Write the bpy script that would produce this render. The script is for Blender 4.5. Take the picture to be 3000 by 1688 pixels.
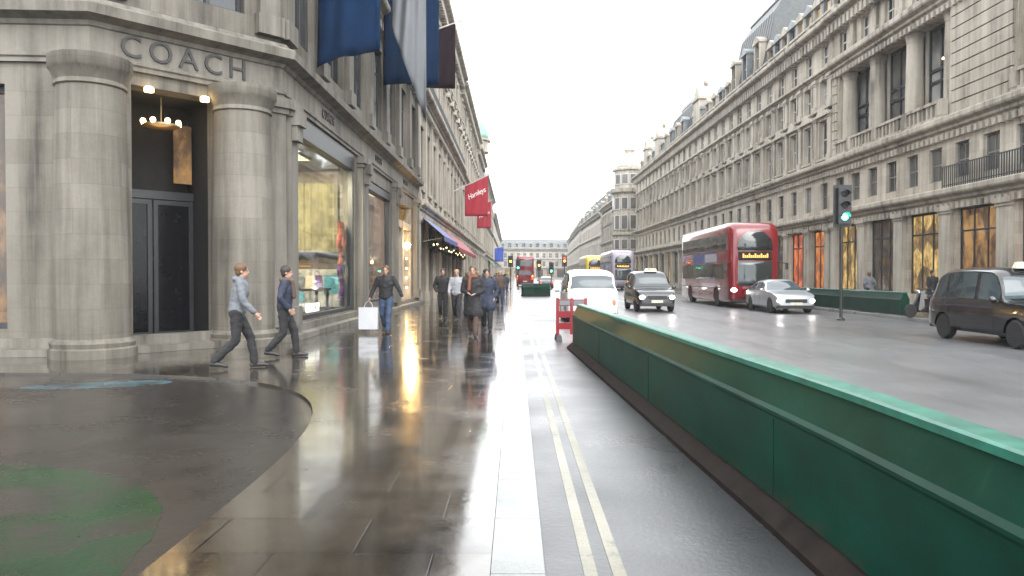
import bpy, bmesh, math, random
from mathutils import Vector, Matrix
R = math.radians
random.seed(7)
scene = bpy.context.scene
for o in list(bpy.data.objects): bpy.data.objects.remove(o)
# ------------------------------------------------------------------ camera, world, sun, exposure
cam_d = bpy.data.cameras.new('camera'); cam = bpy.data.objects.new('camera', cam_d)
scene.collection.objects.link(cam); scene.camera = cam
CH = 1.55
cam.location = (0, 0, CH); cam.rotation_euler = (R(90-0.98), 0, R(0.23))
cam_d.lens = 26.7; cam_d.sensor_width = 36; cam_d.clip_end = 3000; cam_d.clip_start = 0.05
w = bpy.data.worlds.new('World'); scene.world = w; w.use_nodes = True
nt = w.node_tree; nt.nodes.clear()
sky = nt.nodes.new('ShaderNodeTexSky'); sky.sky_type = 'NISHITA'; sky.sun_disc = False
sky.sun_elevation = R(38); sky.sun_rotation = R(160); sky.dust_density = 6; sky.air_density = 1.0; sky.ozone_density = 1
hs = nt.nodes.new('ShaderNodeHueSaturation'); hs.inputs['Saturation'].default_value = 0.10
mixw = nt.nodes.new('ShaderNodeMixRGB'); mixw.inputs[0].default_value = 0.72   # cloud layer over the clear sky
mixw.inputs[2].default_value = (13.0, 13.3, 13.6, 1)
bg = nt.nodes.new('ShaderNodeBackground'); bg.inputs['Strength'].default_value = 0.14
wo = nt.nodes.new('ShaderNodeOutputWorld')
nt.links.new(sky.outputs[0], hs.inputs['Color']); nt.links.new(hs.outputs[0], mixw.inputs[1])
nt.links.new(mixw.outputs[0], bg.inputs[0]); nt.links.new(bg.outputs[0], wo.inputs[0])
sun_d = bpy.data.lights.new('sun', 'SUN'); sun_d.energy = 0.5; sun_d.angle = R(45); sun_d.color = (1, .97, .92)
sun = bpy.data.objects.new('sun', sun_d); scene.collection.objects.link(sun)
sun.rotation_euler = (R(52), 0, R(20))
vs = scene.view_settings; vs.view_transform = 'Standard'; vs.look = 'None'; vs.exposure = 1.38; vs.gamma = 1; vs.use_curve_mapping = False
scene.render.engine = 'CYCLES'; scene.cycles.max_bounces = 7; scene.cycles.diffuse_bounces = 3
scene.cycles.glossy_bounces = 4; scene.cycles.transparent_max_bounces = 8
scene.cycles.caustics_reflective = False; scene.cycles.caustics_refractive = False

# ------------------------------------------------------------------ materials
MAT = {}
def newmat(name):
    m = bpy.data.materials.new(name); m.use_nodes = True
    n = m.node_tree.nodes; b = n['Principled BSDF']; MAT[name] = m
    return m, m.node_tree, n, b
def noise(t, scale, detail=4, rough=.6, vec=None, dist=0):
    x = t.nodes.new('ShaderNodeTexNoise'); x.inputs['Scale'].default_value = scale
    x.inputs['Detail'].default_value = detail; x.inputs['Roughness'].default_value = rough; x.inputs['Distortion'].default_value = dist
    if vec is not None: t.links.new(vec, x.inputs['Vector'])
    return x
def wpos(t, scale=(1, 1, 1)):
    g = t.nodes.new('ShaderNodeNewGeometry'); mp = t.nodes.new('ShaderNodeMapping'); mp.inputs['Scale'].default_value = scale
    t.links.new(g.outputs['Position'], mp.inputs['Vector']); return mp.outputs[0]
def ramp(t, fac, stops):
    r = t.nodes.new('ShaderNodeValToRGB'); t.links.new(fac, r.inputs[0]); e = r.color_ramp.elements
    e[0].position, e[0].color = stops[0][0], (*stops[0][1], 1); e[1].position, e[1].color = stops[-1][0], (*stops[-1][1], 1)
    for p, c in stops[1:-1]:
        k = e.new(p); k.color = (*c, 1)
    return r
def bump(t, h, b, strength=.3, dist=.02):
    x = t.nodes.new('ShaderNodeBump'); x.inputs['Strength'].default_value = strength; x.inputs['Distance'].default_value = dist
    t.links.new(h, x.inputs['Height']); t.links.new(x.outputs[0], b.inputs['Normal']); return x
def simple(name, col, rough=.5, metal=0, var=.18, scale=6, coat=0, emis=None, es=0, bmp=0, spec=.5):
    m, t, n, b = newmat(name)
    ns = noise(t, scale, 5, .6, wpos(t))
    lo = tuple(max(0, c*(1-var)) for c in col); hi = tuple(min(1, c*(1+var)) for c in col)
    r = ramp(t, ns.outputs[0], [(.3, lo), (.7, hi)]); t.links.new(r.outputs[0], b.inputs['Base Color'])
    b.inputs['Roughness'].default_value = rough; b.inputs['Metallic'].default_value = metal
    b.inputs['Coat Weight'].default_value = coat; b.inputs['Coat Roughness'].default_value = .05
    b.inputs['Specular IOR Level'].default_value = spec
    if emis: b.inputs['Emission Color'].default_value = (*emis, 1); b.inputs['Emission Strength'].default_value = es
    if bmp: bump(t, ns.outputs[0], b, bmp)
    return m
def stone(name, lo, hi, joints=True):
    m, t, n, b = newmat(name)
    a = noise(t, .35, 6, .65, wpos(t)); st = noise(t, 1.0, 5, .65, wpos(t, (2.6, 2.6, .14)))
    fine = noise(t, 14, 4, .7, wpos(t))
    mx = t.nodes.new('ShaderNodeMath'); mx.operation = 'MULTIPLY_ADD'; mx.inputs[1].default_value = .6
    t.links.new(st.outputs[0], mx.inputs[0])
    m2 = t.nodes.new('ShaderNodeMath'); m2.operation = 'MULTIPLY'; m2.inputs[1].default_value = .42; t.links.new(a.outputs[0], m2.inputs[0])
    t.links.new(m2.outputs[0], mx.inputs[2])
    r = ramp(t, mx.outputs[0], [(.38, tuple(c*.42 for c in lo)), (.46, lo), (.60, hi)])
    mix = t.nodes.new('ShaderNodeMixRGB'); mix.blend_type = 'MULTIPLY'; mix.inputs[0].default_value = .35
    t.links.new(r.outputs[0], mix.inputs[1]); r2 = ramp(t, fine.outputs[0], [(.3, (.7, .7, .7)), (.7, (1, 1, 1))]); t.links.new(r2.outputs[0], mix.inputs[2])
    out = mix.outputs[0]
    if joints:   # ashlar blocks, each with its own tone
        sb = t.nodes.new('ShaderNodeSeparateXYZ'); t.links.new(wpos(t), sb.inputs[0]); ab = t.nodes.new('ShaderNodeMath'); ab.operation = 'ADD'; t.links.new(sb.outputs[0], ab.inputs[0]); t.links.new(sb.outputs[1], ab.inputs[1])
        cb = t.nodes.new('ShaderNodeCombineXYZ'); t.links.new(ab.outputs[0], cb.inputs[0]); t.links.new(sb.outputs[2], cb.inputs[1])
        bk = t.nodes.new('ShaderNodeTexBrick'); bk.inputs['Scale'].default_value = 1; bk.inputs['Brick Width'].default_value = 1.15; bk.inputs['Row Height'].default_value = .46; bk.inputs['Mortar Size'].default_value = .006; bk.inputs['Mortar Smooth'].default_value = .6
        bk.inputs['Color1'].default_value = (.66, .65, .62, 1); bk.inputs['Color2'].default_value = (1, 1, 1, 1); bk.inputs['Mortar'].default_value = (.45, .44, .42, 1); t.links.new(cb.outputs[0], bk.inputs['Vector'])
        mb_ = t.nodes.new('ShaderNodeMixRGB'); mb_.blend_type = 'MULTIPLY'; mb_.inputs[0].default_value = .62; t.links.new(out, mb_.inputs[1]); t.links.new(bk.outputs['Color'], mb_.inputs[2]); out = mb_.outputs[0]
    if False:
        sx = t.nodes.new('ShaderNodeSeparateXYZ'); t.links.new(wpos(t), sx.inputs[0])
        d = t.nodes.new('ShaderNodeMath'); d.operation = 'PINGPONG'; d.inputs[1].default_value = .23; t.links.new(sx.outputs[2], d.inputs[0])
        c = t.nodes.new('ShaderNodeMath'); c.operation = 'LESS_THAN'; c.inputs[1].default_value = .010; t.links.new(d.outputs[0], c.inputs[0])
        mj = t.nodes.new('ShaderNodeMixRGB'); t.links.new(c.outputs[0], mj.inputs[0]); t.links.new(out, mj.inputs[1]); mj.inputs[2].default_value = tuple(c_*.86 for c_ in lo)+(1,)
        out = mj.outputs[0]
    t.links.new(out, b.inputs['Base Color']); b.inputs['Roughness'].default_value = .75
    bump(t, fine.outputs[0], b, .25, .01); return m
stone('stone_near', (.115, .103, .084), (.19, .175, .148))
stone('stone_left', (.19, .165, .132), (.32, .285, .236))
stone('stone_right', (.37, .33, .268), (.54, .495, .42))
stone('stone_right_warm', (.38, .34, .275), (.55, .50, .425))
stone('stone_far', (.38, .345, .295), (.52, .485, .43), False)
stone('stone_trim', (.29, .262, .215), (.45, .412, .348), False)
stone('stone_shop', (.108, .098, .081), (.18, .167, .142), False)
simple('slate', (.045, .052, .055), .5, var=.35, scale=3, bmp=.4)
simple('lead_grey', (.13, .145, .15), .5, var=.3, scale=2)
simple('copper_green', (.18, .36, .27), .6, var=.25, scale=1.5)
simple('frame_dark', (.025, .027, .03), .4)
simple('frame_grey', (.16, .16, .155), .5)
simple('frame_white', (.5, .49, .46), .5)
simple('iron', (.015, .016, .018), .4, var=.3)
simple('rail', (.03, .033, .036), .5)
def glasspane(name, col, rough=.06, curtain=None):
    m, t, n, b = newmat(name)
    ns = noise(t, .45, 3, .5, wpos(t, (1, 1, 1)))
    r = ramp(t, ns.outputs[0], [(.38, col), (.62, curtain or tuple(c*1.8 for c in col))]); t.links.new(r.outputs[0], b.inputs['Base Color'])
    b.inputs['Roughness'].default_value = rough; b.inputs['IOR'].default_value = 1.5; b.inputs['Specular IOR Level'].default_value = .8
    w2 = noise(t, .9, 2, .5, wpos(t)); bump(t, w2.outputs[0], b, .12, .05); return m
glasspane('pane_dark', (.012, .014, .017)); glasspane('pane_mid', (.03, .03, .032), .08, (.12, .115, .10))
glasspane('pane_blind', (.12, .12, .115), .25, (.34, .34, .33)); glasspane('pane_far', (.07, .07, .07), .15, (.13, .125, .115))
def lit(name, c1, c2, strength, scale=1.3):
    m, t, n, b = newmat(name)
    v = t.nodes.new('ShaderNodeTexVoronoi'); v.inputs['Scale'].default_value = scale; t.links.new(wpos(t, (1, 1, .8)), v.inputs['Vector'])
    ns = noise(t, scale*1.6, 6, .65, wpos(t, (1.6, 1.6, .9)))
    mx = t.nodes.new('ShaderNodeMixRGB'); mx.inputs[0].default_value = .78; t.links.new(v.outputs['Color'], mx.inputs[1]); t.links.new(ns.outputs[0], mx.inputs[2])
    bw = t.nodes.new('ShaderNodeRGBToBW'); t.links.new(mx.outputs[0], bw.inputs[0])
    r = ramp(t, bw.outputs[0], [(.34, tuple(c*.15 for c in c1)), (.47, tuple(c*.7 for c in c1)), (.64, c2)])
    t.links.new(r.outputs[0], b.inputs['Emission Color']); b.inputs['Emission Strength'].default_value = strength
    b.inputs['Base Color'].default_value = (.03, .03, .03, 1); b.inputs['Roughness'].default_value = .1; return m
lit('lit_gold', (.32, .19, .06), (.80, .54, .17), .42); lit('lit_orange', (.42, .12, .03), (.85, .28, .05), .42)
lit('lit_amber', (.20, .10, .04), (.62, .33, .10), .28, .8); lit('lit_red', (.5, .07, .02), (.8, .22, .05), .42, .7)
lit('lit_dim', (.05, .035, .025), (.26, .17, .09), .24, 1.0); lit('lit_cream', (.5, .38, .22), (.8, .62, .38), .55, .5)
def lamp_mat(name, col, s): return simple(name, col, .4, var=0, emis=col, es=s)
lamp_mat('lamp_warm', (1, .60, .20), 30); lamp_mat('lamp_small', (1, .72, .36), 5); lamp_mat('lamp_white', (1, .98, .92), 10)
lamp_mat('lamp_green', (.05, 1, .60), 7); lamp_mat('lamp_amber', (1, .32, .02), 9); lamp_mat('lamp_red', (1, .03, .015), 4)
lamp_mat('lamp_panel', (1, .86, .55), .9); lamp_mat('lamp_orange', (1, .16, .02), 4); lamp_mat('display_amber', (1, .42, .08), .9)
def clearglass():
    m, t, n, b = newmat('shop_glass')
    t.nodes.remove(b); out = n['Material Output']
    tr = n.new('ShaderNodeBsdfTransparent'); tr.inputs[0].default_value = (.86, .89, .88, 1)
    gl = n.new('ShaderNodeBsdfGlossy'); gl.inputs['Roughness'].default_value = .03
    fr = n.new('ShaderNodeFresnel'); fr.inputs[0].default_value = 1.4
    mx = n.new('ShaderNodeMixShader'); md = n.new('ShaderNodeMath'); md.operation = 'MULTIPLY'; md.inputs[1].default_value = .55; t.links.new(fr.outputs[0], md.inputs[0]); t.links.new(md.outputs[0], mx.inputs[0]); t.links.new(tr.outputs[0], mx.inputs[1]); t.links.new(gl.outputs[0], mx.inputs[2])
    t.links.new(mx.outputs[0], out.inputs[0]); return m
clearglass()
# ---- ground
def wet(name, c1, c2, r1, r2, slab=None, bmp=.12, puddle=.5, fine_scale=9, jointcol=.2, stretch=(1, 1, 1), track=(1, 1, 1)):
    m, t, n, b = newmat(name); P = wpos(t)
    big = noise(t, .55, 5, .6, P); fi = noise(t, fine_scale, 5, .65, wpos(t, stretch)); gr = noise(t, 60, 3, .7, P)
    r = ramp(t, big.outputs[0], [(.35, c1), (.65, c2)])
    mm = t.nodes.new('ShaderNodeMixRGB'); mm.blend_type = 'MULTIPLY'; mm.inputs[0].default_value = .6
    t.links.new(r.outputs[0], mm.inputs[1]); g2 = ramp(t, gr.outputs[0], [(.3, (.55, .55, .55)), (.7, (1.0, 1.0, 1.0))]); t.links.new(g2.outputs[0], mm.inputs[2])
    col = mm.outputs[0]; hh = fi.outputs[0]
    if slab:
        br = t.nodes.new('ShaderNodeTexBrick'); br.inputs['Scale'].default_value = 1; br.offset = .5
        br.inputs['Brick Width'].default_value = slab[0]; br.inputs['Row Height'].default_value = slab[1]; br.inputs['Mortar Size'].default_value = .009
        br.inputs['Mortar Smooth'].default_value = .3; br.inputs['Color1'].default_value = (.5, .5, .5, 1); br.inputs['Color2'].default_value = (1, 1, 1, 1); br.inputs['Mortar'].default_value = (jointcol,)*3+(1,)
        t.links.new(P, br.inputs['Vector'])
        m2 = t.nodes.new('ShaderNodeMixRGB'); m2.blend_type = 'MULTIPLY'; m2.inputs[0].default_value = 1
        t.links.new(col, m2.inputs[1]); t.links.new(br.outputs['Color'], m2.inputs[2]); col = m2.outputs[0]
        ad = t.nodes.new('ShaderNodeMath'); ad.operation = 'MULTIPLY_ADD'; ad.inputs[1].default_value = -1.2
        t.links.new(br.outputs['Fac'], ad.inputs[0]); t.links.new(hh, ad.inputs[2]); hh = ad.outputs[0]
    t.links.new(col, b.inputs['Base Color'])
    pr = noise(t, puddle, 5, .6, wpos(t, track))
    rr = ramp(t, pr.outputs[0], [(.38, (r1,)*3), (.64, (r2,)*3)]); t.links.new(rr.outputs[0], b.inputs['Roughness'])
    b.inputs['IOR'].default_value = 1.4
    bump(t, hh, b, bmp, .01); return m
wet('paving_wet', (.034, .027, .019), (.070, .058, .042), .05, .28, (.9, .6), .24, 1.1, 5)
MAT['paving_wet'].node_tree.nodes['Principled BSDF'].inputs['Coat Weight'].default_value = .8
MAT['paving_wet'].node_tree.nodes['Principled BSDF'].inputs['Coat Roughness'].default_value = .09
wet('asphalt_wet', (.080, .081, .085), (.115, .116, .122), .28, .55, None, .35, .9, 22, track=(1.2, .12, 1))
wet('asphalt_lane', (.034, .036, .038), (.052, .054, .057), .26, .42, None, .35, .5, 24)
wet('side_asphalt', (.020, .018, .016), (.036, .032, .028), .14, .36, None, .25, .5, 14)
wet('kerb_granite', (.18, .19, .187), (.27, .28, .277), .25, .4, None, .2, 1.2, 18)
wet('line_yellow', (.13, .122, .085), (.21, .198, .142), .25, .4, None, .3, .8, 20)
wet('line_white', (.16, .16, .16), (.25, .25, .25), .25, .4, None, .3, .8, 20)
wet('paint_green', (.007, .021, .009), (.015, .042, .018), .16, .36, None, .3, .8, 14)
wet('painted_blue_reflection', (.05, .10, .125), (.07, .13, .155), .2, .4, None, .2, 1, 14)  # pale blue light reflected in a puddle, put in as colour
def worn(name, amount, sc):   # paint worn through to the tarmac; also breaks up the blue reflection patch
    m = MAT[name]; t = m.node_tree; b = t.nodes['Principled BSDF']; old = b.inputs['Base Color'].links[0].from_socket
    ns = noise(t, sc, 7, .72, wpos(t)); r = ramp(t, ns.outputs[0], [(amount-.09, (1, 1, 1)), (amount+.07, (0, 0, 0))]); mx = t.nodes.new('ShaderNodeMixRGB'); t.links.new(r.outputs[0], mx.inputs[0]); t.links.new(old, mx.inputs[1]); mx.inputs[2].default_value = (.026, .024, .021, 1); t.links.new(mx.outputs[0], b.inputs['Base Color'])
worn('paint_green', .48, 1.6); worn('painted_blue_reflection', .50, 2.6); worn('line_yellow', .40, 4.0)
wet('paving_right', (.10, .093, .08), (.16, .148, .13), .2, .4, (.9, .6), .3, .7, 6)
for k_, cw_, cr_ in (('asphalt_wet', .5, .33), ('asphalt_lane', .12, .3)):
    b_ = MAT[k_].node_tree.nodes['Principled BSDF']; b_.inputs['Coat Weight'].default_value = cw_; b_.inputs['Coat Roughness'].default_value = cr_
# ---- objects
def barrier_mat():
    m, t, n, b = newmat('barrier_green')
    a = noise(t, 1.2, 5, .6, wpos(t, (1, 1, 2))); st = noise(t, 2.5, 4, .6, wpos(t, (3, 3, .4)))
    r = ramp(t, a.outputs[0], [(.3, (.0010, .016, .0098)), (.7, (.0022, .036, .0225))])
    mx = t.nodes.new('ShaderNodeMixRGB'); r2 = ramp(t, st.outputs[0], [(.60, (0, 0, 0)), (.8, (.22, .22, .22))])
    t.links.new(r2.outputs[0], mx.inputs[0]); t.links.new(r.outputs[0], mx.inputs[1]); mx.inputs[2].default_value = (.03, .07, .055, 1)
    sz = t.nodes.new('ShaderNodeSeparateXYZ'); t.links.new(wpos(t), sz.inputs[0]); sp = noise(t, 9, 7, .75, wpos(t, (1, .5, .7)))   # mud splashed up from the road
    ma = t.nodes.new('ShaderNodeMath'); ma.operation = 'MULTIPLY_ADD'; ma.inputs[1].default_value = -1.1; t.links.new(sz.outputs[2], ma.inputs[0]); t.links.new(sp.outputs[0], ma.inputs[2])
    r3 = ramp(t, ma.outputs[0], [(.40, (0, 0, 0)), (.62, (.75, .75, .75))]); m3 = t.nodes.new('ShaderNodeMixRGB'); t.links.new(r3.outputs[0], m3.inputs[0]); t.links.new(mx.outputs[0], m3.inputs[1]); m3.inputs[2].default_value = (.032, .028, .022, 1)
    t.links.new(m3.outputs[0], b.inputs['Base Color']); b.inputs['Roughness'].default_value = .42; b.inputs['Specular IOR Level'].default_value = .16; bump(t, a.outputs[0], b, .25, .02)
barrier_mat()
simple('barrier_lit_rim', (.015, .11, .075), .4, var=.4, coat=.1)  # paler green puts the light along the top edge into the colour
simple('rubber', (.018, .016, .015), .6, var=.4)
simple('barrier_base', (.014, .0105, .009), .75, var=.4, spec=.12)
simple('paint_red', (.17, .006, .011), .25, coat=.6, var=.12, scale=2); simple('paint_black', (.006, .0065, .008), .22, coat=.7, var=.2)
simple('paint_white', (.62, .63, .64), .25, coat=.5, var=.06); simple('paint_silver', (.42, .45, .48), .28, metal=.55, coat=.5, var=.06)
simple('paint_yellow', (.62, .48, .03), .3, coat=.5, var=.1); simple('paint_lilac', (.30, .27, .33), .3, coat=.4, var=.1)
simple('stripe_gold', (.30, .23, .12), .35, metal=.3); simple('chrome', (.6, .6, .6), .15, metal=1)
glasspane('car_glass', (.02, .03, .035), .03, (.05, .07, .08)); glasspane('bus_glass', (.015, .02, .02), .05, (.035, .05, .05))
simple('plate', (.6, .58, .45), .4); simple('tyre', (.012, .012, .012), .8); simple('ad_blue', (.06, .10, .30), .4, var=.6, scale=1.2); simple('ad_pale', (.4, .4, .45), .4, var=.3)
simple('cloth_blue', (.004, .018, .050), .9, spec=.1, var=.25, scale=.8, bmp=.3); simple('cloth_dark', (.014, .007, .010), .9, spec=.1, var=.2, scale=.8)
simple('cloth_pale', (.13, .14, .15), .7, var=.12, scale=.8); simple('cloth_red', (.27, .003, .016), .7, var=.10, scale=.8)
simple('awning_blue', (.06, .09, .24), .6, var=.15); simple('awning_red', (.22, .015, .025), .6, var=.15); simple('awning_teal', (.02, .22, .15), .6)
simple('letter_dark', (.022, .02, .018), .5, var=.2); simple('letter_white', (.8, .8, .78), .5, var=.05); simple('letter_lit', (.8, .8, .75), .5, var=.05, emis=(.9, .95, .85), es=.35)
simple('burgundy', (.10, .018, .022), .4, var=.3); simple('wood_dark', (.05, .028, .016), .45, var=.4); simple('wood_gold', (.16, .09, .03), .45, var=.3)
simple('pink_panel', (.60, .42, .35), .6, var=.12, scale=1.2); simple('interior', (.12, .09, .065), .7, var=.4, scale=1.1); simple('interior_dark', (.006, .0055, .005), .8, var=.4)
simple('door_black', (.006, .006, .007), .18, spec=.25); simple('ivory', (.55, .50, .40), .6); simple('foliage', (.03, .065, .025), .6, var=.5, scale=5); simple('drape_yellow', (.26, .235, .13), .8, var=.4, scale=3); simple('drape_orange', (.55, .17, .03), .7, var=.3)
simple('scarf_purple', (.10, .03, .16), .6, var=.4); simple('scarf_blue', (.02, .03, .20), .6, var=.3); simple('scarf_rust', (.30, .07, .04), .7, var=.5)
simple('poster_mix', (.35, .35, .33), .5, var=.55, scale=2.5); simple('poster_blue', (.08, .28, .38), .5, var=.4, scale=4)
simple('skin', (.33, .20, .145), .6, var=.08); simple('hair_dark', (.02, .014, .010), .6, var=.3); simple('hair_brown', (.09, .045, .02), .6, var=.3); simple('hair_fair', (.30, .20, .10), .6, var=.3); simple('hair_grey', (.25, .24, .23), .6)
simple('wear_black', (.012, .012, .014), .8, var=.3); simple('wear_navy', (.018, .024, .045), .8, var=.3); simple('denim', (.030, .050, .095), .85, var=.35, scale=9)
simple('wear_grey', (.12, .13, .145), .75, var=.2); simple('wear_white', (.26, .27, .29), .8, var=.12); simple('wear_rust', (.13, .042, .02), .8, var=.25); simple('wear_brown', (.07, .045, .035), .8, var=.3)
simple('wear_pink', (.42, .10, .22), .7); simple('bag_white', (.42, .43, .45), .5, var=.06); simple('shoe', (.02, .018, .018), .5); simple('eye_dark', (.02, .015, .012), .3); simple('lip', (.32, .12, .10), .5)
simple('cardboard', (.3, .2, .1), .7); simple('signblue', (.01, .05, .35), .5); simple('ceil', (.25, .24, .22), .8)

# ------------------------------------------------------------------ mesh builder
col = scene.collection
class MB:
    def __init__(s): s.v = []; s.f = []
    def add(s, vs, fs):
        n = len(s.v); s.v += [tuple(v) for v in vs]; s.f += [tuple(i+n for i in f) for f in fs]; return s
    def box(s, x0, x1, y0, y1, z0, z1, T=None):
        vs = [(x, y, z) for z in (z0, z1) for x, y in ((x0, y0), (x1, y0), (x1, y1), (x0, y1))]
        if T: vs = [T(*v) for v in vs]
        return s.add(vs, [(0, 3, 2, 1), (4, 5, 6, 7), (0, 1, 5, 4), (1, 2, 6, 5), (2, 3, 7, 6), (3, 0, 4, 7)])
    def hexa(s, pts): return s.add(pts, [(0, 3, 2, 1), (4, 5, 6, 7), (0, 1, 5, 4), (1, 2, 6, 5), (2, 3, 7, 6), (3, 0, 4, 7)])
    def tube(s, p0, p1, r0, r1=None, n=12, caps=True):
        r1 = r0 if r1 is None else r1; p0 = Vector(p0); p1 = Vector(p1); d = (p1-p0).normalized()
        a = d.orthogonal().normalized(); b = d.cross(a)
        vs = [p + (a*math.cos(2*math.pi*i/n)+b*math.sin(2*math.pi*i/n))*r for p, r in ((p0, r0), (p1, r1)) for i in range(n)]
        fs = [(i, (i+1) % n, (i+1) % n+n, i+n) for i in range(n)]
        if caps: fs += [tuple(range(n))[::-1], tuple(range(n, 2*n))]
        return s.add(vs, fs)
    def lathe(s, c, prof, n=24, ax='z', arc=1.0):
        vs = []; c = Vector(c)
        for r, z in prof:
            for i in range(n):
                a = 2*math.pi*i/n; x, y = r*math.cos(a), r*math.sin(a)
                vs.append(c + (Vector((x, y, z)) if ax == 'z' else Vector((z, x, y)) if ax == 'x' else Vector((x, z, y))))
        fs = [(k*n+i, k*n+(i+1) % n, (k+1)*n+(i+1) % n, (k+1)*n+i) for k in range(len(prof)-1) for i in range(n)]
        fs += [tuple(range(n))[::-1], tuple(range((len(prof)-1)*n, len(prof)*n))]
        return s.add(vs, fs)
    def ball(s, c, r, n=12, m=8, rot=None):
        r = (r, r, r) if not hasattr(r, '__len__') else r; vs = []; c = Vector(c)
        for j in range(m+1):
            th = math.pi*j/m
            for i in range(n):
                a = 2*math.pi*i/n; v = Vector((r[0]*math.sin(th)*math.cos(a), r[1]*math.sin(th)*math.sin(a), r[2]*math.cos(th)))
                if rot: v = rot @ v
                vs.append(c+v)
        fs = [(j*n+i, (j+1)*n+i, (j+1)*n+(i+1) % n, j*n+(i+1) % n) for j in range(m) for i in range(n)]
        return s.add(vs, fs)
    def sheet(s, pts, th, d=(0, 0, 1)):   # polygon with thickness
        d = Vector(d); n = len(pts); a = [Vector(p) for p in pts]; b = [p+d*th for p in a]
        return s.add(a+b, [tuple(range(n))[::-1], tuple(range(n, 2*n))]+[(i, (i+1) % n, (i+1) % n+n, i+n) for i in range(n)])
    def build(s, name, mat, parent=None, smooth=False, recalc=True):
        base = wloc(parent)
        me = bpy.data.meshes.new(name); me.from_pydata([(v[0]-base[0], v[1]-base[1], v[2]-base[2]) for v in s.v], [], s.f)
        if recalc:
            bm = bmesh.new(); bm.from_mesh(me); bmesh.ops.remove_doubles(bm, verts=bm.verts, dist=1e-5); bmesh.ops.recalc_face_normals(bm, faces=bm.faces); bm.to_mesh(me); bm.free()
        me.materials.append(MAT[mat])
        o = bpy.data.objects.new(name, me); col.objects.link(o)
        if parent: o.parent = parent
        if smooth:
            me.shade_smooth()
        return o
def wloc(p):
    if p is None: return (0, 0, 0)
    l = Vector((0, 0, 0))
    while p is not None: l = l+Vector(p.location); p = p.parent
    return l
def thing(name, label, cat, loc=(0, 0, 0), rz=0, group=None):
    o = bpy.data.objects.new(name, None); col.objects.link(o); o.location = loc; o.rotation_euler = (0, 0, rz)
    o['label'] = label; o['category'] = cat
    if group: o['group'] = group
    return o
def tag(o, label, cat, group=None):
    o['label'] = label; o['category'] = cat
    if group: o['group'] = group
    return o
def lbuild(mb, name, mat, parent, smooth=False):   # verts already in the parent's local space
    me = bpy.data.meshes.new(name); me.from_pydata([tuple(v) for v in mb.v], [], mb.f)
    bm = bmesh.new(); bm.from_mesh(me); bmesh.ops.remove_doubles(bm, verts=bm.verts, dist=1e-5); bmesh.ops.recalc_face_normals(bm, faces=bm.faces); bm.to_mesh(me); bm.free()
    me.materials.append(MAT[mat]); o = bpy.data.objects.new(name, me); col.objects.link(o); o.parent = parent
    if smooth: me.shade_smooth()
    return o
def inst(src, parent, loc, rz=0, name=None):
    o = src.copy(); o.parent = parent; o.location = loc; o.rotation_euler = (0, 0, rz); col.objects.link(o)
    for ch in kids.get(src.name, []):
        c = ch.copy(); c.parent = o; col.objects.link(c)
    return o
kids = {}
def struct(name, mb, mat):
    o = mb.build(name, mat); o['kind'] = 'structure'; return o
def evalmesh(o):
    dg = bpy.context.evaluated_depsgraph_get(); me = bpy.data.meshes.new_from_object(o.evaluated_get(dg)); return me
def text_mesh(s, size, depth=.02, shear=0, align='CENTER', spacing=1):
    c = bpy.data.curves.new('lettering', 'FONT'); c.body = s; c.size = size; c.extrude = depth; c.align_x = align; c.align_y = 'CENTER'; c.shear = shear; c.space_character = spacing; c.resolution_u = 3
    o = bpy.data.objects.new('lettering_tmp', c); col.objects.link(o); bpy.context.view_layer.update(); me = evalmesh(o)
    bpy.data.objects.remove(o); bpy.data.curves.remove(c); return me
def text(s, size, parent, wpt, rot, mat, name='lettering', **k):
    me = text_mesh(s, size, **k); me.materials.clear(); me.materials.append(MAT[mat]); o = bpy.data.objects.new(name, me); col.objects.link(o)
    o.parent = parent; b = wloc(parent); o.location = Vector(wpt)-Vector(b); o.rotation_euler = rot; return o

# ------------------------------------------------------------------ the ground
RZ = -0.12
g = MB(); g.box(-400, 400, -60, 900, RZ-.30, RZ-.006); struct('ground', g, 'asphalt_wet')
g = MB(); g.box(.165, 14.6, -8, 345, RZ-.004, RZ); struct('road', g, 'asphalt_wet')
KX = .17
g = MB(); g.box(KX+.002, 2.4, -8, 60, RZ+.001, RZ+.004); struct('lane', g, 'asphalt_lane')
# left pavement: beyond and to the right of the side street mouth
def poly_slab(pts, z0, z1): return MB().sheet([(x, y, z0) for x, y in pts], z1-z0)
def bez(a, b, c, d, n=24): return [tuple((1-t)**3*a[i]+3*(1-t)**2*t*b[i]+3*(1-t)*t*t*c[i]+t**3*d[i] for i in (0, 1)) for t in [k/n for k in range(n+1)]]
arc = [(-1.95, -8)]+bez((-1.95, 5.0), (-1.95, 9.6), (-2.9, 11.9), (-7.5, 11.97))+[(-40, 12.0)]
pv = [(-.13, -8)] + [(-.13, 345)] + [(-12, 345), (-40, 16)] + arc[::-1]
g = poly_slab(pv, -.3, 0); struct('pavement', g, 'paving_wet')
g = poly_slab([(-40, 11.995), (-40, -8), (-1.955, -8)] + [(x-.004, y-.004) for x, y in arc[1:-1]], -.28, -.035); struct('side_street', g, 'side_asphalt')
# side street kerb edge stones
g = MB()
pts = arc
for (a, b) in zip(pts[:-1], pts[1:]):
    a = Vector((*a, 0)); b = Vector((*b, 0)); d = (b-a).normalized(); nn = Vector((-d.y, d.x, 0))
    g.hexa([a+nn*.0, b+nn*.0, b-nn*.14, a-nn*.14, a+Vector((0, 0, .004)), b+Vector((0, 0, .004)), b-nn*.14+Vector((0, 0, .004)), a-nn*.14+Vector((0, 0, .004))])
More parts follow.
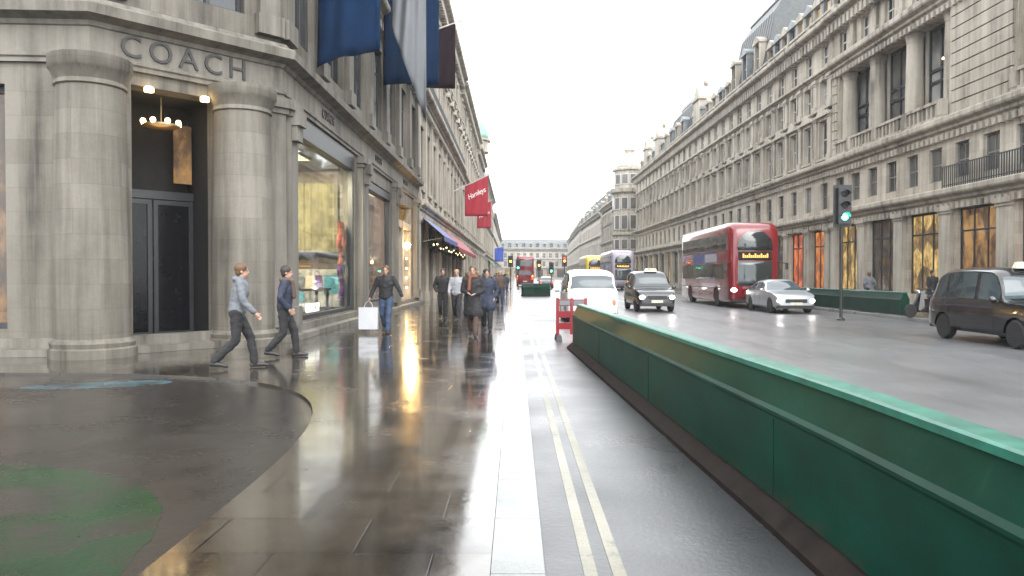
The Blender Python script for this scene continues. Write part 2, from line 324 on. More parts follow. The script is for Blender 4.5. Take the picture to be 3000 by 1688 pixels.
# kerb
g = MB(); y = -6.0
while y < 340:
    L = .9 if y < 60 else 8
    g.hexa([(-.126, y+.004, -.25), (KX, y+.004, -.25), (KX, y+L-.004, -.25), (-.126, y+L-.004, -.25), (-.126, y+.004, .006), (KX-.015, y+.004, .006), (KX-.015, y+L-.004, .006), (-.126, y+L-.004, .006)]); y += L
struct('kerb', g, 'kerb_granite')
for x in (.385, .545):
    g = MB()
    n = 60; prev = None
    for i in range(n):
        y0 = -4+i*2.6
        g.box(x, x+.075, y0, y0+2.6, RZ+.0045, RZ+.008)
    o = g.build('yellow_line', 'line_yellow'); o['kind'] = 'structure'
g = MB()
g.box(13.9, 14.0, -5, 300, RZ+.003, RZ+.006)
o = g.build('road_markings', 'line_white'); o['kind'] = 'structure'
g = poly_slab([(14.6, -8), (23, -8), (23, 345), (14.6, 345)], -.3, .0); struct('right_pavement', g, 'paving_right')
g = MB(); y = -6
while y < 340: L = .9 if y < 50 else 8; g.box(14.32, 14.598, y+.004, y+L-.004, -.25, .004); y += L
struct('right_kerb', g, 'kerb_granite')
# painted patch and a puddle's blue reflection laid as colour, on the side street
def blob(cx, cy, rx, ry, z, rot=0, n=40, wob=.12, seed=1):
    rnd = random.Random(seed); ph = [rnd.uniform(0, 6.28) for _ in range(4)]; pts = []
    for i in range(n):
        a = 2*math.pi*i/n; k = 1+wob*sum(math.sin((j+2)*a+ph[j])/(j+1.5) for j in range(4))
        x, y = rx*k*math.cos(a), ry*k*math.sin(a); pts.append((cx+x*math.cos(rot)-y*math.sin(rot), cy+x*math.sin(rot)+y*math.cos(rot), z))
    return pts
rg = random.Random(8); gp = [(-9, 1.2)]+[(-2.05, 1.2)]+bez((-2.05, 3.4), (-2.05, 5.2), (-2.7, 6.2), (-5.0, 6.5), 40)+[(-9, 6.6)]
gp = [(x+(rg.uniform(-.035, .01) if 1 < q < len(gp)-1 else 0), y+(rg.uniform(-.03, .03) if 1 < q < len(gp)-1 else 0)) for q, (x, y) in enumerate(gp)]
g = MB().sheet([(x, y, -.0345) for x, y in gp], .003)
o = g.build('green_road_paint', 'paint_green'); o['kind'] = 'structure'
g = MB().sheet(blob(-6.0, 10.9, .95, .36, -.0345, .25), .003); o = g.build('blue_reflection_patch', 'painted_blue_reflection'); o['kind'] = 'structure'
# ------------------------------------------------------------------ facade kit
class Seg:
    """a facade line A->B, outward normal on the left of A->B when side=1"""
    def __init__(s, A, B, out):
        s.A = Vector((*A, 0)); s.B = Vector((*B, 0)); s.L = (s.B-s.A).length; s.u = (s.B-s.A).normalized()
        n = Vector((-s.u.y, s.u.x, 0)); s.n = n if n.dot(Vector((*out, 0))) > 0 else -n
        s.ang = math.atan2(s.u.y, s.u.x); s.flip = s.n.dot(Vector((-s.u.y, s.u.x, 0))) < 0
        # rotation that sends local x -> along facade with local +y outward
        s.rz = s.ang if not s.flip else s.ang+math.pi
    def P(s, a, o, z): return s.A+s.u*a+s.n*o+Vector((0, 0, z))
def wall_open(mb, sg, s0, s1, z0, z1, ops, depth=.3, o=0):
    xs = sorted({s0, s1, *[q for p in ops for q in p[:2]]}); zs = sorted({z0, z1, *[q for p in ops for q in p[2:4]]})
    for a, b in zip(xs[:-1], xs[1:]):
        for c, d in zip(zs[:-1], zs[1:]):
            m, k = (a+b)/2, (c+d)/2
            if any(p[0] < m < p[1] and p[2] < k < p[3] for p in ops): continue
            mb.add([sg.P(a, o, c), sg.P(b, o, c), sg.P(b, o, d), sg.P(a, o, d)], [(0, 1, 2, 3)])
    for p in ops:
        a, b, c, d = p[:4]
        for q in ([(a, c), (a, d)], [(b, c), (b, d)], [(a, c), (b, c)], [(a, d), (b, d)]):
            mb.add([sg.P(q[0][0], o, q[0][1]), sg.P(q[1][0], o, q[1][1]), sg.P(q[1][0], o-depth, q[1][1]), sg.P(q[0][0], o-depth, q[0][1])], [(0, 1, 2, 3)])
def sbox(mb, sg, s0, s1, o0, o1, z0, z1): mb.box(s0, s1, o0, o1, z0, z1, T=sg.P)
def sweep(mb, path, prof, outward=1, close=True):
    """path = list of (x,y); prof = list of (o,z); mitred."""
    n = len(path); P = [Vector((*p, 0)) for p in path]; norms = []
    for a, b in zip(P[:-1], P[1:]):
        d = (b-a).normalized(); norms.append(Vector((-d.y, d.x, 0))*outward)
    vs = []
    for i in range(n):
        if i == 0: m = norms[0]
        elif i == n-1: m = norms[-1]
        else:
            m = (norms[i-1]+norms[i]).normalized(); m = m/max(.3, m.dot(norms[i]))
        for o, z in prof: vs.append(P[i]+m*o+Vector((0, 0, z)))
    k = len(prof); fs = [(i*k+j, i*k+(j+1) % k, (i+1)*k+(j+1) % k, (i+1)*k+j) for i in range(n-1) for j in range(k)]
    fs += [tuple(range(k)), tuple(range((n-1)*k, n*k))[::-1]]
    mb.add(vs, fs)
def corn(z0, z1, out, back=-.05):
    h = z1-z0
    return [(back, z0), (out*.18, z0), (out*.22, z0+h*.25), (out*.5, z0+h*.35), (out*.5, z0+h*.5), (out*.92, z0+h*.62), (out, z0+h*.72), (out, z1-.04), (out*.94, z1), (back, z1)]
def dentils(mb, sg, z0, z1, out, pitch, s0=0, s1=None):
    s1 = sg.L if s1 is None else s1; n = int((s1-s0)/pitch)
    for i in range(n):
        a = s0+(i+.5)*(s1-s0)/n; sbox(mb, sg, a-pitch*.27, a+pitch*.27, .0, out, z0, z1)
PROTO = {}
def window_proto(wd, ht, style, pane, frame):
    key = (round(wd, 2), round(ht, 2), style, pane, frame)
    if key in PROTO: return PROTO[key]
    f = MB(); t = .07
    f.box(-wd/2, -wd/2+t, -.26, -.16, 0, ht); f.box(wd/2-t, wd/2, -.26, -.16, 0, ht); f.box(-wd/2+t, wd/2-t, -.26, -.16, 0, t); f.box(-wd/2+t, wd/2-t, -.26, -.16, ht-t, ht)
    if style in ('sash', 'ped', 'seg', 'plain'):
        f.box(-wd/2+t, wd/2-t, -.25, -.17, ht*.5-.035, ht*.5+.035); f.box(-.02, .02, -.245, -.175, t, ht*.5-.035); f.box(-.02, .02, -.245, -.175, ht*.5+.035, ht-t)
    if style == 'wide':
        for x in (-wd/6, wd/6): f.box(x-.045, x+.045, -.25, -.15, t, ht-t)
        f.box(-wd/2+t, wd/2-t, -.248, -.17, ht*.72-.03, ht*.72+.03)
    o = lbuild(f, 'window', frame, None)
    p = MB(); p.box(-wd/2+.03, wd/2-.03, -.23, -.21, .03, ht-.03); po = lbuild(p, 'pane', pane, o)
    ks = [po]
    if style in ('sash', 'ped', 'seg'):
        s = MB(); a = .17
        s.box(-wd/2-a, -wd/2+.001, .002, .09, -.05, ht+.001); s.box(wd/2-.001, wd/2+a, .002, .09, -.05, ht+.001); s.box(-wd/2-a, wd/2+a, .002, .11, ht+.003, ht+.22)
        s.box(-wd/2-a-.08, wd/2+a+.08, -.1, .20, -.2, -.052)
        for q in (-1, 1): s.box(q*(wd/2+a*.5)-.08, q*(wd/2+a*.5)+.08, .002, .15, -.45, -.203)
        if style == 'ped':
            W = wd/2+a+.16; z = ht+.32
            s.box(-W, W, .002, .30, ht+.223, z); s.sheet([(-W, .002, z+.002), (W, .002, z+.002), (0, .002, z+.55)], .26, (0, 1, 0))
        if style == 'seg':
            W = wd/2+a+.16; z = ht+.32
            s.box(-W, W, .002, .30, ht+.223, z); n = 8
            s.sheet([(W*math.cos(math.pi*i/n), .002, z+.002+.42*math.sin(math.pi*i/n)) for i in range(n+1)], .26, (0, 1, 0))
        if style == 'sash': s.box(-.12, .12, .112, .2, ht-.0, ht+.28)
        so = lbuild(s, 'window_surround', 'stone_trim', o); ks.append(so)
    kids[o.name] = ks; PROTO[key] = o
    col.objects.unlink(o)
    for k in ks: col.objects.unlink(k)
    return o
def put_window(parent, sg, s, z, wd, ht, style='sash', pane='pane_dark', frame='frame_white', o=0):
    pr = window_proto(wd, ht, style, pane, frame); b = wloc(parent)
    return inst(pr, parent, sg.P(s, o, z)-Vector(b), sg.rz)
def pilaster(mb, sg, s, w_, z0, z1, o=.16):
    sbox(mb, sg, s-w_/2, s+w_/2, .003, o, z0+.45, z1-.35); sbox(mb, sg, s-w_/2-.07, s+w_/2+.07, .003, o+.07, z0, z0+.45)
    sbox(mb, sg, s-w_/2-.05, s+w_/2+.05, .003, o+.05, z1-.35, z1-.22); sbox(mb, sg, s-w_/2-.11, s+w_/2+.11, .003, o+.11, z1-.22, z1)
def engaged_col(mb, sg, s, r, z0, z1, o=.0):
    c = sg.P(s, o, 0); h = z1-z0
    mb.lathe((c.x, c.y, z0), [(r*1.16, 0), (r*1.16, h*.03), (r*1.1, h*.035), (r*1.12, h*.05), (r, h*.065), (r*1.0, h*.4), (r*.9, h*.9), (r*.96, h*.905), (r*.92, h*.92), (r*1.05, h*.955), (r*1.1, h*.962), (r*1.1, h)], 18)
def balustrade(mb, sg, z, h=.9, o=.0, pitch=.45, s0=0, s1=None, th=.28):
    s1 = sg.L if s1 is None else s1
    sbox(mb, sg, s0, s1, o-th, o, z, z+.15); sbox(mb, sg, s0, s1, o-th, o, z+h-.14, z+h)
    n = max(1, int((s1-s0)/pitch))
    for i in range(n):
        a = s0+(i+.5)*(s1-s0)/n
        if i % 8 == 0: sbox(mb, sg, a-.22, a+.22, o-th-.02, o+.02, z+.15, z+h-.14)
        else: sbox(mb, sg, a-.07, a+.07, o-th+.06, o-.06, z+.15, z+h-.14)
def mansard(parent, sg, z, h, back=1.8, s0=0, s1=None, dorm=0, dz=.5, o0=-.55, dw=1.1, dh=1.6, litset=(), cresting=False, mat='slate'):
    s1 = sg.L if s1 is None else s1
    m = MB(); pr = [(o0, z), (o0-back*.55, z+h*.8), (o0-back, z+h), (-10, z+h), (-10, z)]
    vs = []; 
    for s_, ins in ((s0, 0), (s1, 0)):
        for i, (o, zz) in enumerate(pr):
            k = (zz-z)/h*.5; vs.append(sg.P(s_+(k if s_ == s0 else -k), o, zz))
    m.add(vs, [(0, 1, 2, 3, 4)[::-1], (5, 6, 7, 8, 9)]+[(i, (i+1) % 5, (i+1) % 5+5, i+5) for i in range(5)])
    sbox(m, sg, s0+.4, s1-.4, o0-back-.15, o0-back+.12, z+h-.02, z+h+.14)
    n = int((s1-s0)/.7)
    for i in range(n):
        a = s0+.4+i*(s1-s0-.8)/n; m.hexa([sg.P(a, o0+.03, z+.05), sg.P(a+.05, o0+.03, z+.05), sg.P(a+.05, o0-.05, z+.05), sg.P(a, o0-.05, z+.05), sg.P(a, o0-back*.55+.04, z+h*.8), sg.P(a+.05, o0-back*.55+.04, z+h*.8), sg.P(a+.05, o0-back*.55-.05, z+h*.8), sg.P(a, o0-back*.55-.05, z+h*.8)])
    ro = m.build('roof', mat, parent)
    if cresting:
        c = MB(); n = int((s1-s0)/.35)
        for i in range(n):
            a = s0+.4+(i+.5)*(s1-s0-.8)/n; p = sg.P(a, o0-back, z+h+.1); c.tube(p, p+Vector((0, 0, .55+.25*(i % 4 == 0))), .035, .015, 5)
        sbox(c, sg, s0+.4, s1-.4, o0-back-.02, o0-back+.02, z+h+.4, z+h+.45); c.build('roof_cresting', 'iron', parent)
    for i in range(dorm):
        a = s0+(i+.5)*(s1-s0)/dorm; f = o0+.02; d = MB(); zz = z+dz
        sbox(d, sg, a-dw/2-.18, a-dw/2, f-1.6, f, zz, zz+dh+.1); sbox(d, sg, a+dw/2, a+dw/2+.18, f-1.6, f, zz, zz+dh+.1); sbox(d, sg, a-dw/2, a+dw/2, f-1.6, f-.3, zz, zz+dh+.1); sbox(d, sg, a-dw/2-.28, a+dw/2+.28, f-1.7, f+.12, zz+dh+.1, zz+dh+.28)
        d.sheet([sg.P(a-dw/2-.28, f-1.5, zz+dh+.281), sg.P(a+dw/2+.28, f-1.5, zz+dh+.281), sg.P(a, f-1.5, zz+dh+.75)], 1.6, sg.n)
        do = d.build('dormer', 'stone_trim' if (i+dorm) % 2 else 'lead_grey', parent)
        p = MB(); sbox(p, sg, a-dw/2+.06, a+dw/2-.06, f-.298, f-.25, zz+.06, zz+dh+.02); p.build('dormer_pane', 'lit_cream' if i in litset else 'pane_dark', do)
        p = MB(); sbox(p, sg, a-dw/2, a+dw/2, f-.248, f-.22, zz+dh*.5-.03, zz+dh*.5+.03); sbox(p, sg, a-.03, a+.03, f-.247, f-.222, zz, zz+dh*.5-.032); sbox(p, sg, a-.03, a+.03, f-.247, f-.222, zz+dh*.5+.032, zz+dh+.1); p.build('dormer_frame', 'frame_white', do)
    return ro
def chimney(parent, sg, s, z, h=3, o=-3.2, w_=2.2):
    m = MB(); sbox(m, sg, s-w_/2, s+w_/2, o-.5, o+.5, z, z+h); sbox(m, sg, s-w_/2-.12, s+w_/2+.12, o-.62, o+.62, z+h, z+h+.25)
    n = int(w_/.45)
    for i in range(n):
        p = sg.P(s-w_/2+.25+i*(w_-.5)/max(1, n-1), o, z+h+.2); m.tube(p, p+Vector((0, 0, .7)), .14, .11, 8)
    m.build('chimney', 'stone_trim', parent)
def railing(parent, sg, z, h=1.0, o=.35, s0=0, s1=None, pitch=.16):
    s1 = sg.L if s1 is None else s1; m = MB(); n = int((s1-s0)/pitch)
    sbox(m, sg, s0, s1, o-.03, o+.03, z+h-.05, z+h); sbox(m, sg, s0, s1, o-.02, o+.02, z+.1, z+.14)
    for i in range(n+1):
        a = s0+i*(s1-s0)/n; sbox(m, sg, a-.018, a+.018, o-.018, o+.018, z, z+h-.05)
    m.build('railing', 'rail', parent)
def shop_bays(parent, sg, mb, n, z1, pier=.9, kinds=('lit_dim',), s0=0, s1=None, plinth=.5, transom=True, frame='frame_dark', rec=.35, fascia=None):
    """openings filled with shopfront windows"""
    s1 = sg.L if s1 is None else s1; bw = (s1-s0)/n; ops = []
    for i in range(n):
        a = s0+i*bw+pier/2; b = s0+(i+1)*bw-pier/2; ops.append((a, b, plinth, z1)); k = kinds[i % len(kinds)]
        f = MB(); t = .09
        sbox(f, sg, a, a+t, -rec, -rec+.12, plinth, z1); sbox(f, sg, b-t, b, -rec, -rec+.12, plinth, z1); sbox(f, sg, a+t, b-t, -rec, -rec+.12, plinth, plinth+.12); sbox(f, sg, a+t, b-t, -rec, -rec+.12, z1-.12, z1)
        for q in (1, 2): c = a+(b-a)*q/3; sbox(f, sg, c-.04, c+.04, -rec+.01, -rec+.10, plinth+.12, z1-.12)
        if transom: sbox(f, sg, a+t, b-t, -rec+.012, -rec+.098, z1-1.1, z1-1.02)
        fo = f.build('shop_window', frame, parent)
        p = MB(); sbox(p, sg, a+.03, b-.03, -rec+.03, -rec+.06, plinth+.03, z1-.03); p.build('shop_pane', k, fo)
    return ops

class Parts:
    def __init__(s): s.l = []
    def new(s): s.l.append(MB()); return s.l[-1]
    def build(s, name, mat, parent):
        for k in s.l[:100]: k.build(name, mat, parent)
def facade_building(name, label, A, B, out, storeys, H, wallmat, shop=None, corn_out=.7, roof=None, chim=(), mids=(), cat='building', bal=True, core=11, dent=True):
    """storeys: (z0,z1,nbays,wd,ht,style,pane,frame,surround_pil)"""
    sg = Seg(A, B, out); P = thing(name, label, cat, (sg.P(sg.L/2, -1, 0)))
    m = MB(); pil = Parts()
    z = 0
    if shop:
        n, z1, kinds, pier = shop[:4]; ops = shop_bays(P, sg, m, n, z1, pier, kinds, frame=shop[4] if len(shop) > 4 else 'frame_dark'); wall_open(m, sg, 0, sg.L, 0, storeys[0][0], ops, .45)
        for i in range(n+1):
            s_ = min(max(i*sg.L/n, pier*.45), sg.L-pier*.45); pilaster(pil.new(), sg, s_, pier*.62, 0, z1+.12, .14)
    for (z0, z1, nb, wd, ht, style, panes, frame, pl) in storeys:
        bw = sg.L/nb; ops = []
        if style == 'giant': continue
        zb = z0+(z1-z0-ht)*.42
        for i in range(nb):
            c = (i+.5)*bw; ops.append((c-wd/2, c+wd/2, zb, zb+ht)); put_window(P, sg, c, zb, wd, ht, style, panes[(i*7+int(z0)) % len(panes)], frame)
            if pl:
                pilaster(pil.new(), sg, max(i*bw, .35), .5, z0+.02, z1-.02, pl)
        wall_open(m, sg, 0, sg.L, z0, z1, ops, .27)
    # body behind, party walls
    sbox(m, sg, 0, sg.L, -core, -.5, 0, H-.05)
    for a in (0, sg.L): m.add([sg.P(a, 0, 0), sg.P(a, -.5, 0), sg.P(a, -.5, H-.05), sg.P(a, 0, H-.05)], [(0, 1, 2, 3)])
    m.add([sg.P(0, 0, H-.05), sg.P(sg.L, 0, H-.05), sg.P(sg.L, -.5, H-.05), sg.P(0, -.5, H-.05)], [(0, 1, 2, 3)])
    m.build('wall', wallmat, P)
    pil.build('pilaster', 'stone_trim', P)
    ow = 1 if sg.n.dot(Vector((-sg.u.y, sg.u.x, 0))) > 0 else -1
    path = [tuple(sg.A.xy), tuple(sg.B.xy)]
    for (z0, z1, o_) in mids:
        c = MB(); sweep(c, path, corn(z0, z1, o_), ow)
        if z1-z0 > .45 and dent: dentils(c, sg, z0-.16, z0+.1, o_*.42, .42)
        c.build('string_course', 'stone_trim', P)
    c = MB(); sweep(c, path, corn(H-.9, H, corn_out), ow)
    if dent: dentils(c, sg, H-1.15, H-.62, corn_out*.55, .55)
    c.build('cornice', 'stone_trim', P)
    if bal:
        b = MB(); balustrade(b, sg, H, .95, -.05, .5); b.build('balustrade', 'stone_trim', P)
    if roof: mansard(P, sg, H-.04, **roof)
    for s_, h in chim: chimney(P, sg, s_, H, h)
    return P, sg

# ------------------------------------------------------------------ left side: corner shop building
XL = -5.42; XR = 20.0
def corner_building():
    P = thing('corner_building', 'grey stone corner shop with round entrance columns and lettered frieze, left foreground', 'building', (-9, 20, 0))
    H = 21.0
    main = Seg((XL, 17.6), (XL, 42), (1, 0)); cut = Seg((-8.15, 14.6), (XL, 17.6), (3, -2)); side = Seg((-26, 13.5), (-8.15, 14.6), (0, -1))
    path = [(XL, 42), (XL, 17.6), (-8.15, 14.6), (-26, 13.5)]
    m = MB()
    G = [(.8, 8.1, .38, 5.6), (9.9, 15.3, .5, 5.1), (16.7, 22.2, .02, 5.0)]
    wall_open(m, main, 0, main.L, 0, 6.75, G, .5)
    wall_open(m, cut, 0, cut.L, 0, 6.75, [(.75, 2.55, .02, 5.35)], .5)
    sd = [(a, a+3.4, .5, 5.2) for a in (2.2, 7.2, 12.9)]
    wall_open(m, side, 0, side.L, 0, 6.75, sd, .45)
    # upper walls with windows
    for (z0, z1, ht, zb) in ((6.75, 11.4, 3.2, 7.35), (12.2, 16.2, 2.9, 12.9), (16.5, 20.2, 2.5, 17.1)):
        nb = 7; bw = main.L/nb; wd = 2.35 if z0 < 10 else 1.7; ops = []
        for i in range(nb):
            c = (i+.5)*bw; ops.append((c-wd/2, c+wd/2, zb, zb+ht))
            put_window(P, main, c, zb, wd, ht, 'wide' if z0 < 10 else 'sash', 'pane_blind' if (z0 < 10 and i in (3, 4)) else 'pane_dark', 'frame_dark' if z0 < 10 else 'frame_white')
        wall_open(m, main, 0, main.L, z0, z1, ops, .3)
        c = cut.L/2; wall_open(m, cut, 0, cut.L, z0, z1, [(c-1.15, c+1.15, zb, zb+ht)], .3); put_window(P, cut, c, zb, 2.3, ht, 'wide', 'pane_dark', 'frame_dark')
        ops = []
        for i in range(4):
            c = 2+i*4.4; ops.append((c-1.1, c+1.1, zb, zb+ht)); put_window(P, side, c, zb, 2.2, ht, 'wide', 'pane_dark', 'frame_dark')
        wall_open(m, side, 0, side.L, z0, z1, ops, .3)
    for sg in (main, cut, side):
        for (z0, z1) in ((11.4, 12.2), (16.2, 16.5), (20.2, H)): wall_open(m, sg, 0, sg.L, z0, z1, [])
    # mass behind
    m.sheet([(XL-.5, 41.98, 5.75), (XL-.5, 18.1, 5.75), (-8.3, 15.3, 5.75), (-26, 14.1, 5.75), (-26, 41.98, 5.75)], H-5.85)
    m.box(-26, -10.4, 15.2, 41.98, 0, 5.74); m.box(-10.39, -7.0, 27.0, 41.98, 0, 5.74)
    m.box(XL-1.7, XL-.02, 26.9, 27.15, 0, 5.7); m.box(XL-1.7, XL-.02, 33.2, 34.4, 0, 5.7); m.box(XL-1.7, XL-.02, 40.3, 41.9, 0, 5.7)
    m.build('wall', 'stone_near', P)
    # plinth step round the corner
    c = MB(); sweep(c, path, [(-.2, .003), (.35, .003), (.35, .14), (.12, .16), (.12, .34), (-.2, .34)], 1)
    # leave door gaps by being low: the plinth reads as a stone step
    c.build('plinth', 'stone_shop', P)
    c = MB(); sweep(c, path, [(-.05, 5.61), (.08, 5.61), (.08, 5.69), (.12, 5.72), (.12, 5.77), (.06, 5.80), (.06, 6.30), (.10, 6.32), (.14, 6.4), (.26, 6.44), (.38, 6.48), (.40, 6.66), (.36, 6.70), (.2, 6.74), (.16, 6.84), (-.05, 6.86)], 1)
    c.build('entablature', 'stone_shop', P)
    c = MB(); sweep(c, path, corn(11.3, 11.95, .6), 1); dentils(c, main, 11.15, 11.42, .25, .42); c.build('string_course', 'stone_trim', P)
    c = MB(); sweep(c, path, corn(16.15, 16.5, .25), 1); c.build('string_course', 'stone_trim', P)
    c = MB(); sweep(c, path, corn(20.1, H, .75), 1); dentils(c, main, 19.9, 20.3, .4, .55); c.build('cornice', 'stone_trim', P)
    c = MB(); balustrade(c, main, H, .95, -.05); c.build('balustrade', 'stone_trim', P)
    railing(P, main, 11.95, 1.0, .38)
    # pilasters
    c = Parts()
    for s_, w_ in ((.42, .56), (9.0, 1.0), (16.15, .8), (23.3, 1.0)): pilaster(c.new(), main, s_, w_, .35, 5.6, .2)
    for i in range(8):
        pilaster(c.new(), main, max(.32, min(main.L-.32, i*main.L/7)), .62, 6.97, 11.28, .16); pilaster(c.new(), main, max(.3, min(main.L-.3, i*main.L/7)), .5, 12.0, 16.1, .12)
    for s_ in (.35, cut.L-.32): pilaster(c.new(), cut, s_, .5, 6.97, 11.28, .14)
    for s_ in (6.4, 11.75): pilaster(c.new(), side, s_, .9, .35, 5.6, .2)
    pilaster(c.new(), cut, 3.85, .55, .35, 5.6, .12)
    c.build('pilaster', 'stone_shop', P)
    # capitals with brackets on the shop piers
    for s_ in (.42, 9.0, 16.15):
        b = MB(); sbox(b, main, s_-.26, s_+.26, .2, .42, 5.05, 5.38); sbox(b, main, s_-.22, s_+.22, .2, .34, 4.7, 5.05); b.build('bracket', 'stone_shop', P)
    for s_, nm in ((-.05, 1), (3.02, 2)):
        c = MB(); engaged_col(c, cut, s_, .66, .0, 5.62, .18); o = c.build('column', 'stone_near', P, smooth=False); o.data.shade_smooth()
        o.data.set_sharp_from_angle(angle=R(40)) if hasattr(o.data, 'set_sharp_from_angle') else None
    # entrance recess
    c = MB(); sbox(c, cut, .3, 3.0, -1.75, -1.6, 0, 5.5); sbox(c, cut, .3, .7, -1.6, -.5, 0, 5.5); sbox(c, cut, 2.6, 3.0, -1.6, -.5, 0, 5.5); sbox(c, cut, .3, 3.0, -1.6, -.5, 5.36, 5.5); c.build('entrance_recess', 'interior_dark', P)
    d = MB(); 
    for a, b in ((.75, 1.63), (1.67, 2.55)):
        sbox(d, cut, a, a+.09, -1.3, -1.22, .02, 3.2); sbox(d, cut, b-.09, b, -1.3, -1.22, .02, 3.2); sbox(d, cut, a+.09, b-.09, -1.3, -1.22, .02, .3); sbox(d, cut, a+.09, b-.09, -1.3, -1.22, 3.1, 3.2)
    sbox(d, cut, .75, 2.55, -1.32, -1.2, 3.22, 3.4)
    do = d.build('door', 'frame_dark', P)
    d = MB(); sbox(d, cut, .84, 2.46, -1.27, -1.25, .3, 3.1); d.build('door_glass', 'door_black', do)
    d = MB(); sbox(d, cut, .78, 1.15, -1.585, -1.56, 1.1, 3.0); d.build('lit_display', 'lit_amber', P)
    d = MB(); sbox(d, cut, 2.1, 2.5, -1.2, -1.17, 3.6, 4.9); d.build('lit_panel', 'lit_amber', P)
    d = MB(); sbox(d, cut, .95, 1.15, -1.2, -1.18, 1.45, 1.72); d.build('lit_notice', 'lamp_panel', P); d = MB(); sbox(d, cut, .95, 1.15, -1.2, -1.18, 1.33, 1.43); d.build('lit_notice_strip', 'lit_orange', P)
    for a, b, z0, z1 in sd:
        f = MB(); sbox(f, side, a, a+.1, -.4, -.28, z0, z1); sbox(f, side, b-.1, b, -.4, -.28, z0, z1); sbox(f, side, a+.1, b-.1, -.4, -.28, z1-.12, z1); sbox(f, side, a+.1, b-.1, -.4, -.28, z0, z0+.12); sbox(f, side, (a+b)/2-.05, (a+b)/2+.05, -.39, -.29, z0+.12, z1-.12)
        fo = f.build('shop_window', 'frame_dark', P); f = MB(); sbox(f, side, a+.05, b-.05, -.38, -.35, z0+.05, z1-.05); f.build('shop_pane', 'lit_amber', fo)
    for (s_, z) in ((1.05, 5.33), (2.2, 5.33)):
        b = MB(); p = cut.P(s_, .12, z); b.lathe((p.x, p.y, p.z), [(.07, 0), (.09, -.02), (.09, -.1)], 12); b.build('downlight', 'lamp_small', P)
    # shop window one: real glass, blind box, frame
    f = MB(); a, b = .8, 8.1
    sbox(f, main, a, a+.1, -.2, -.05, .38, 5.6); sbox(f, main, b-.12, b, -.2, -.05, .38, 5.6); sbox(f, main, a+.1, b-.12, -.2, -.05, .38, .5); sbox(f, main, a+.1, b-.12, -.3, .02, 5.05, 5.59)
    fo = f.build('shop_window', 'frame_dark', P)
    f = MB(); sbox(f, main, a+.1, b-.12, -.15, -.138, .5, 5.05); f.build('shop_pane', 'shop_glass', fo)
    r = MB(); X0, X1, Y0, Y1 = -10.35, XL-.5, 18.45, 26.88
    r.box(X0, X1+.3, Y0, Y1, .30, .36); r.box(X0, X1, Y0, Y1, 5.2, 5.3); r.box(X0-.05, X0, Y0, Y1, .36, 5.2); r.box(X0, X1, Y1, Y1+.01, .36, 5.2); r.box(X0, X1, Y0-.1, Y0, .36, 5.2)
    r.build('shop_interior', 'interior', P)
    # window two: pink backed display
    f = MB(); a, b = 9.9, 15.3
    sbox(f, main, a, a+.1, -.2, -.05, .5, 5.0); sbox(f, main, b-.1, b, -.2, -.05, .5, 5.0); sbox(f, main, a+.1, b-.1, -.2, -.05, .5, .6); sbox(f, main, a+.1, b-.1, -.25, .06, 4.72, 4.99)
    fo = f.build('shop_window', 'frame_dark', P)
    f = MB(); sbox(f, main, a+.1, b-.1, -.15, -.138, .6, 4.72); f.build('shop_pane', 'shop_glass', fo)
    f = MB(); sbox(f, main, a-.1, b+.1, -.75, -.67, .4, 5.1); sbox(f, main, b-.12, b-.04, -.67, -.22, .42, 5.0)
    for q in range(8): sbox(f, main, a+.35+q*.7, a+.39+q*.7, -.67, -.64, .5, 4.9)
    sbox(f, main, a-.1, b+.1, -.66, -.22, .3, .42); f.build('window_backing', 'pink_panel', P)
    f = MB(); sbox(f, main, a+.3, b-.3, -.7, -.5, 4.9, 4.98); f.build('strip_light', 'lamp_panel', P)
    # lit doorway bay
    f = MB(); a, b = 16.7, 22.2
    sbox(f, main, a, a+.22, -.3, -.02, .02, 5.0); sbox(f, main, b-.22, b, -.3, -.02, .02, 5.0); sbox(f, main, a+.22, b-.22, -.3, .0, 3.85, 4.15); sbox(f, main, 19.3, 19.5, -.3, -.03, .02, 3.85)
    f.build('doorway', 'stone_trim', P)
    f = MB(); sbox(f, main, a-.1, b+.1, -1.5, -1.42, 0, 5.1); sbox(f, main, b, b+.1, -1.42, -.5, 0, 5.1); sbox(f, main, a-.1, a, -1.42, -.5, 0, 5.1); sbox(f, main, a, b, -1.42, -.5, 5.0, 5.1); f.build('doorway_lining', 'ivory', P)
    f = MB(); f.box(-6.6, XL-.06, main.P(b, 0, 0).y-.30, main.P(b, 0, 0).y-.26, .15, 3.8); f.build('lit_mirror', 'lit_cream', P)
    f = MB(); f.box(-6.6, XL-.32, main.P(b, 0, 0).y-.30, main.P(b, 0, 0).y-.26, 4.2, 4.95); f.build('lit_panel', 'lit_gold', P)
    f = MB()
    for i in range(5): p = main.P(21.84, -.22, .9+i*.5); f.ball(p, .055, 8, 6)
    f.build('bulb_strip', 'lamp_small', P)
    text('COACH', .62, P, cut.P(1.85, .075, 6.05), (R(90), 0, cut.ang), 'letter_dark', spacing=1.35)
    for s_ in (4.2, 12.2, 19.5): text('COACH', .36, P, main.P(s_, .075, 6.05), (R(90), 0, R(90)), 'letter_dark', spacing=1.1)
    text('COACH', .34, P, main.P(2.75, -.02+.0, .66), (R(90), 0, R(90)), 'letter_lit', spacing=1.15)
    return main, cut
main, cut = corner_building()
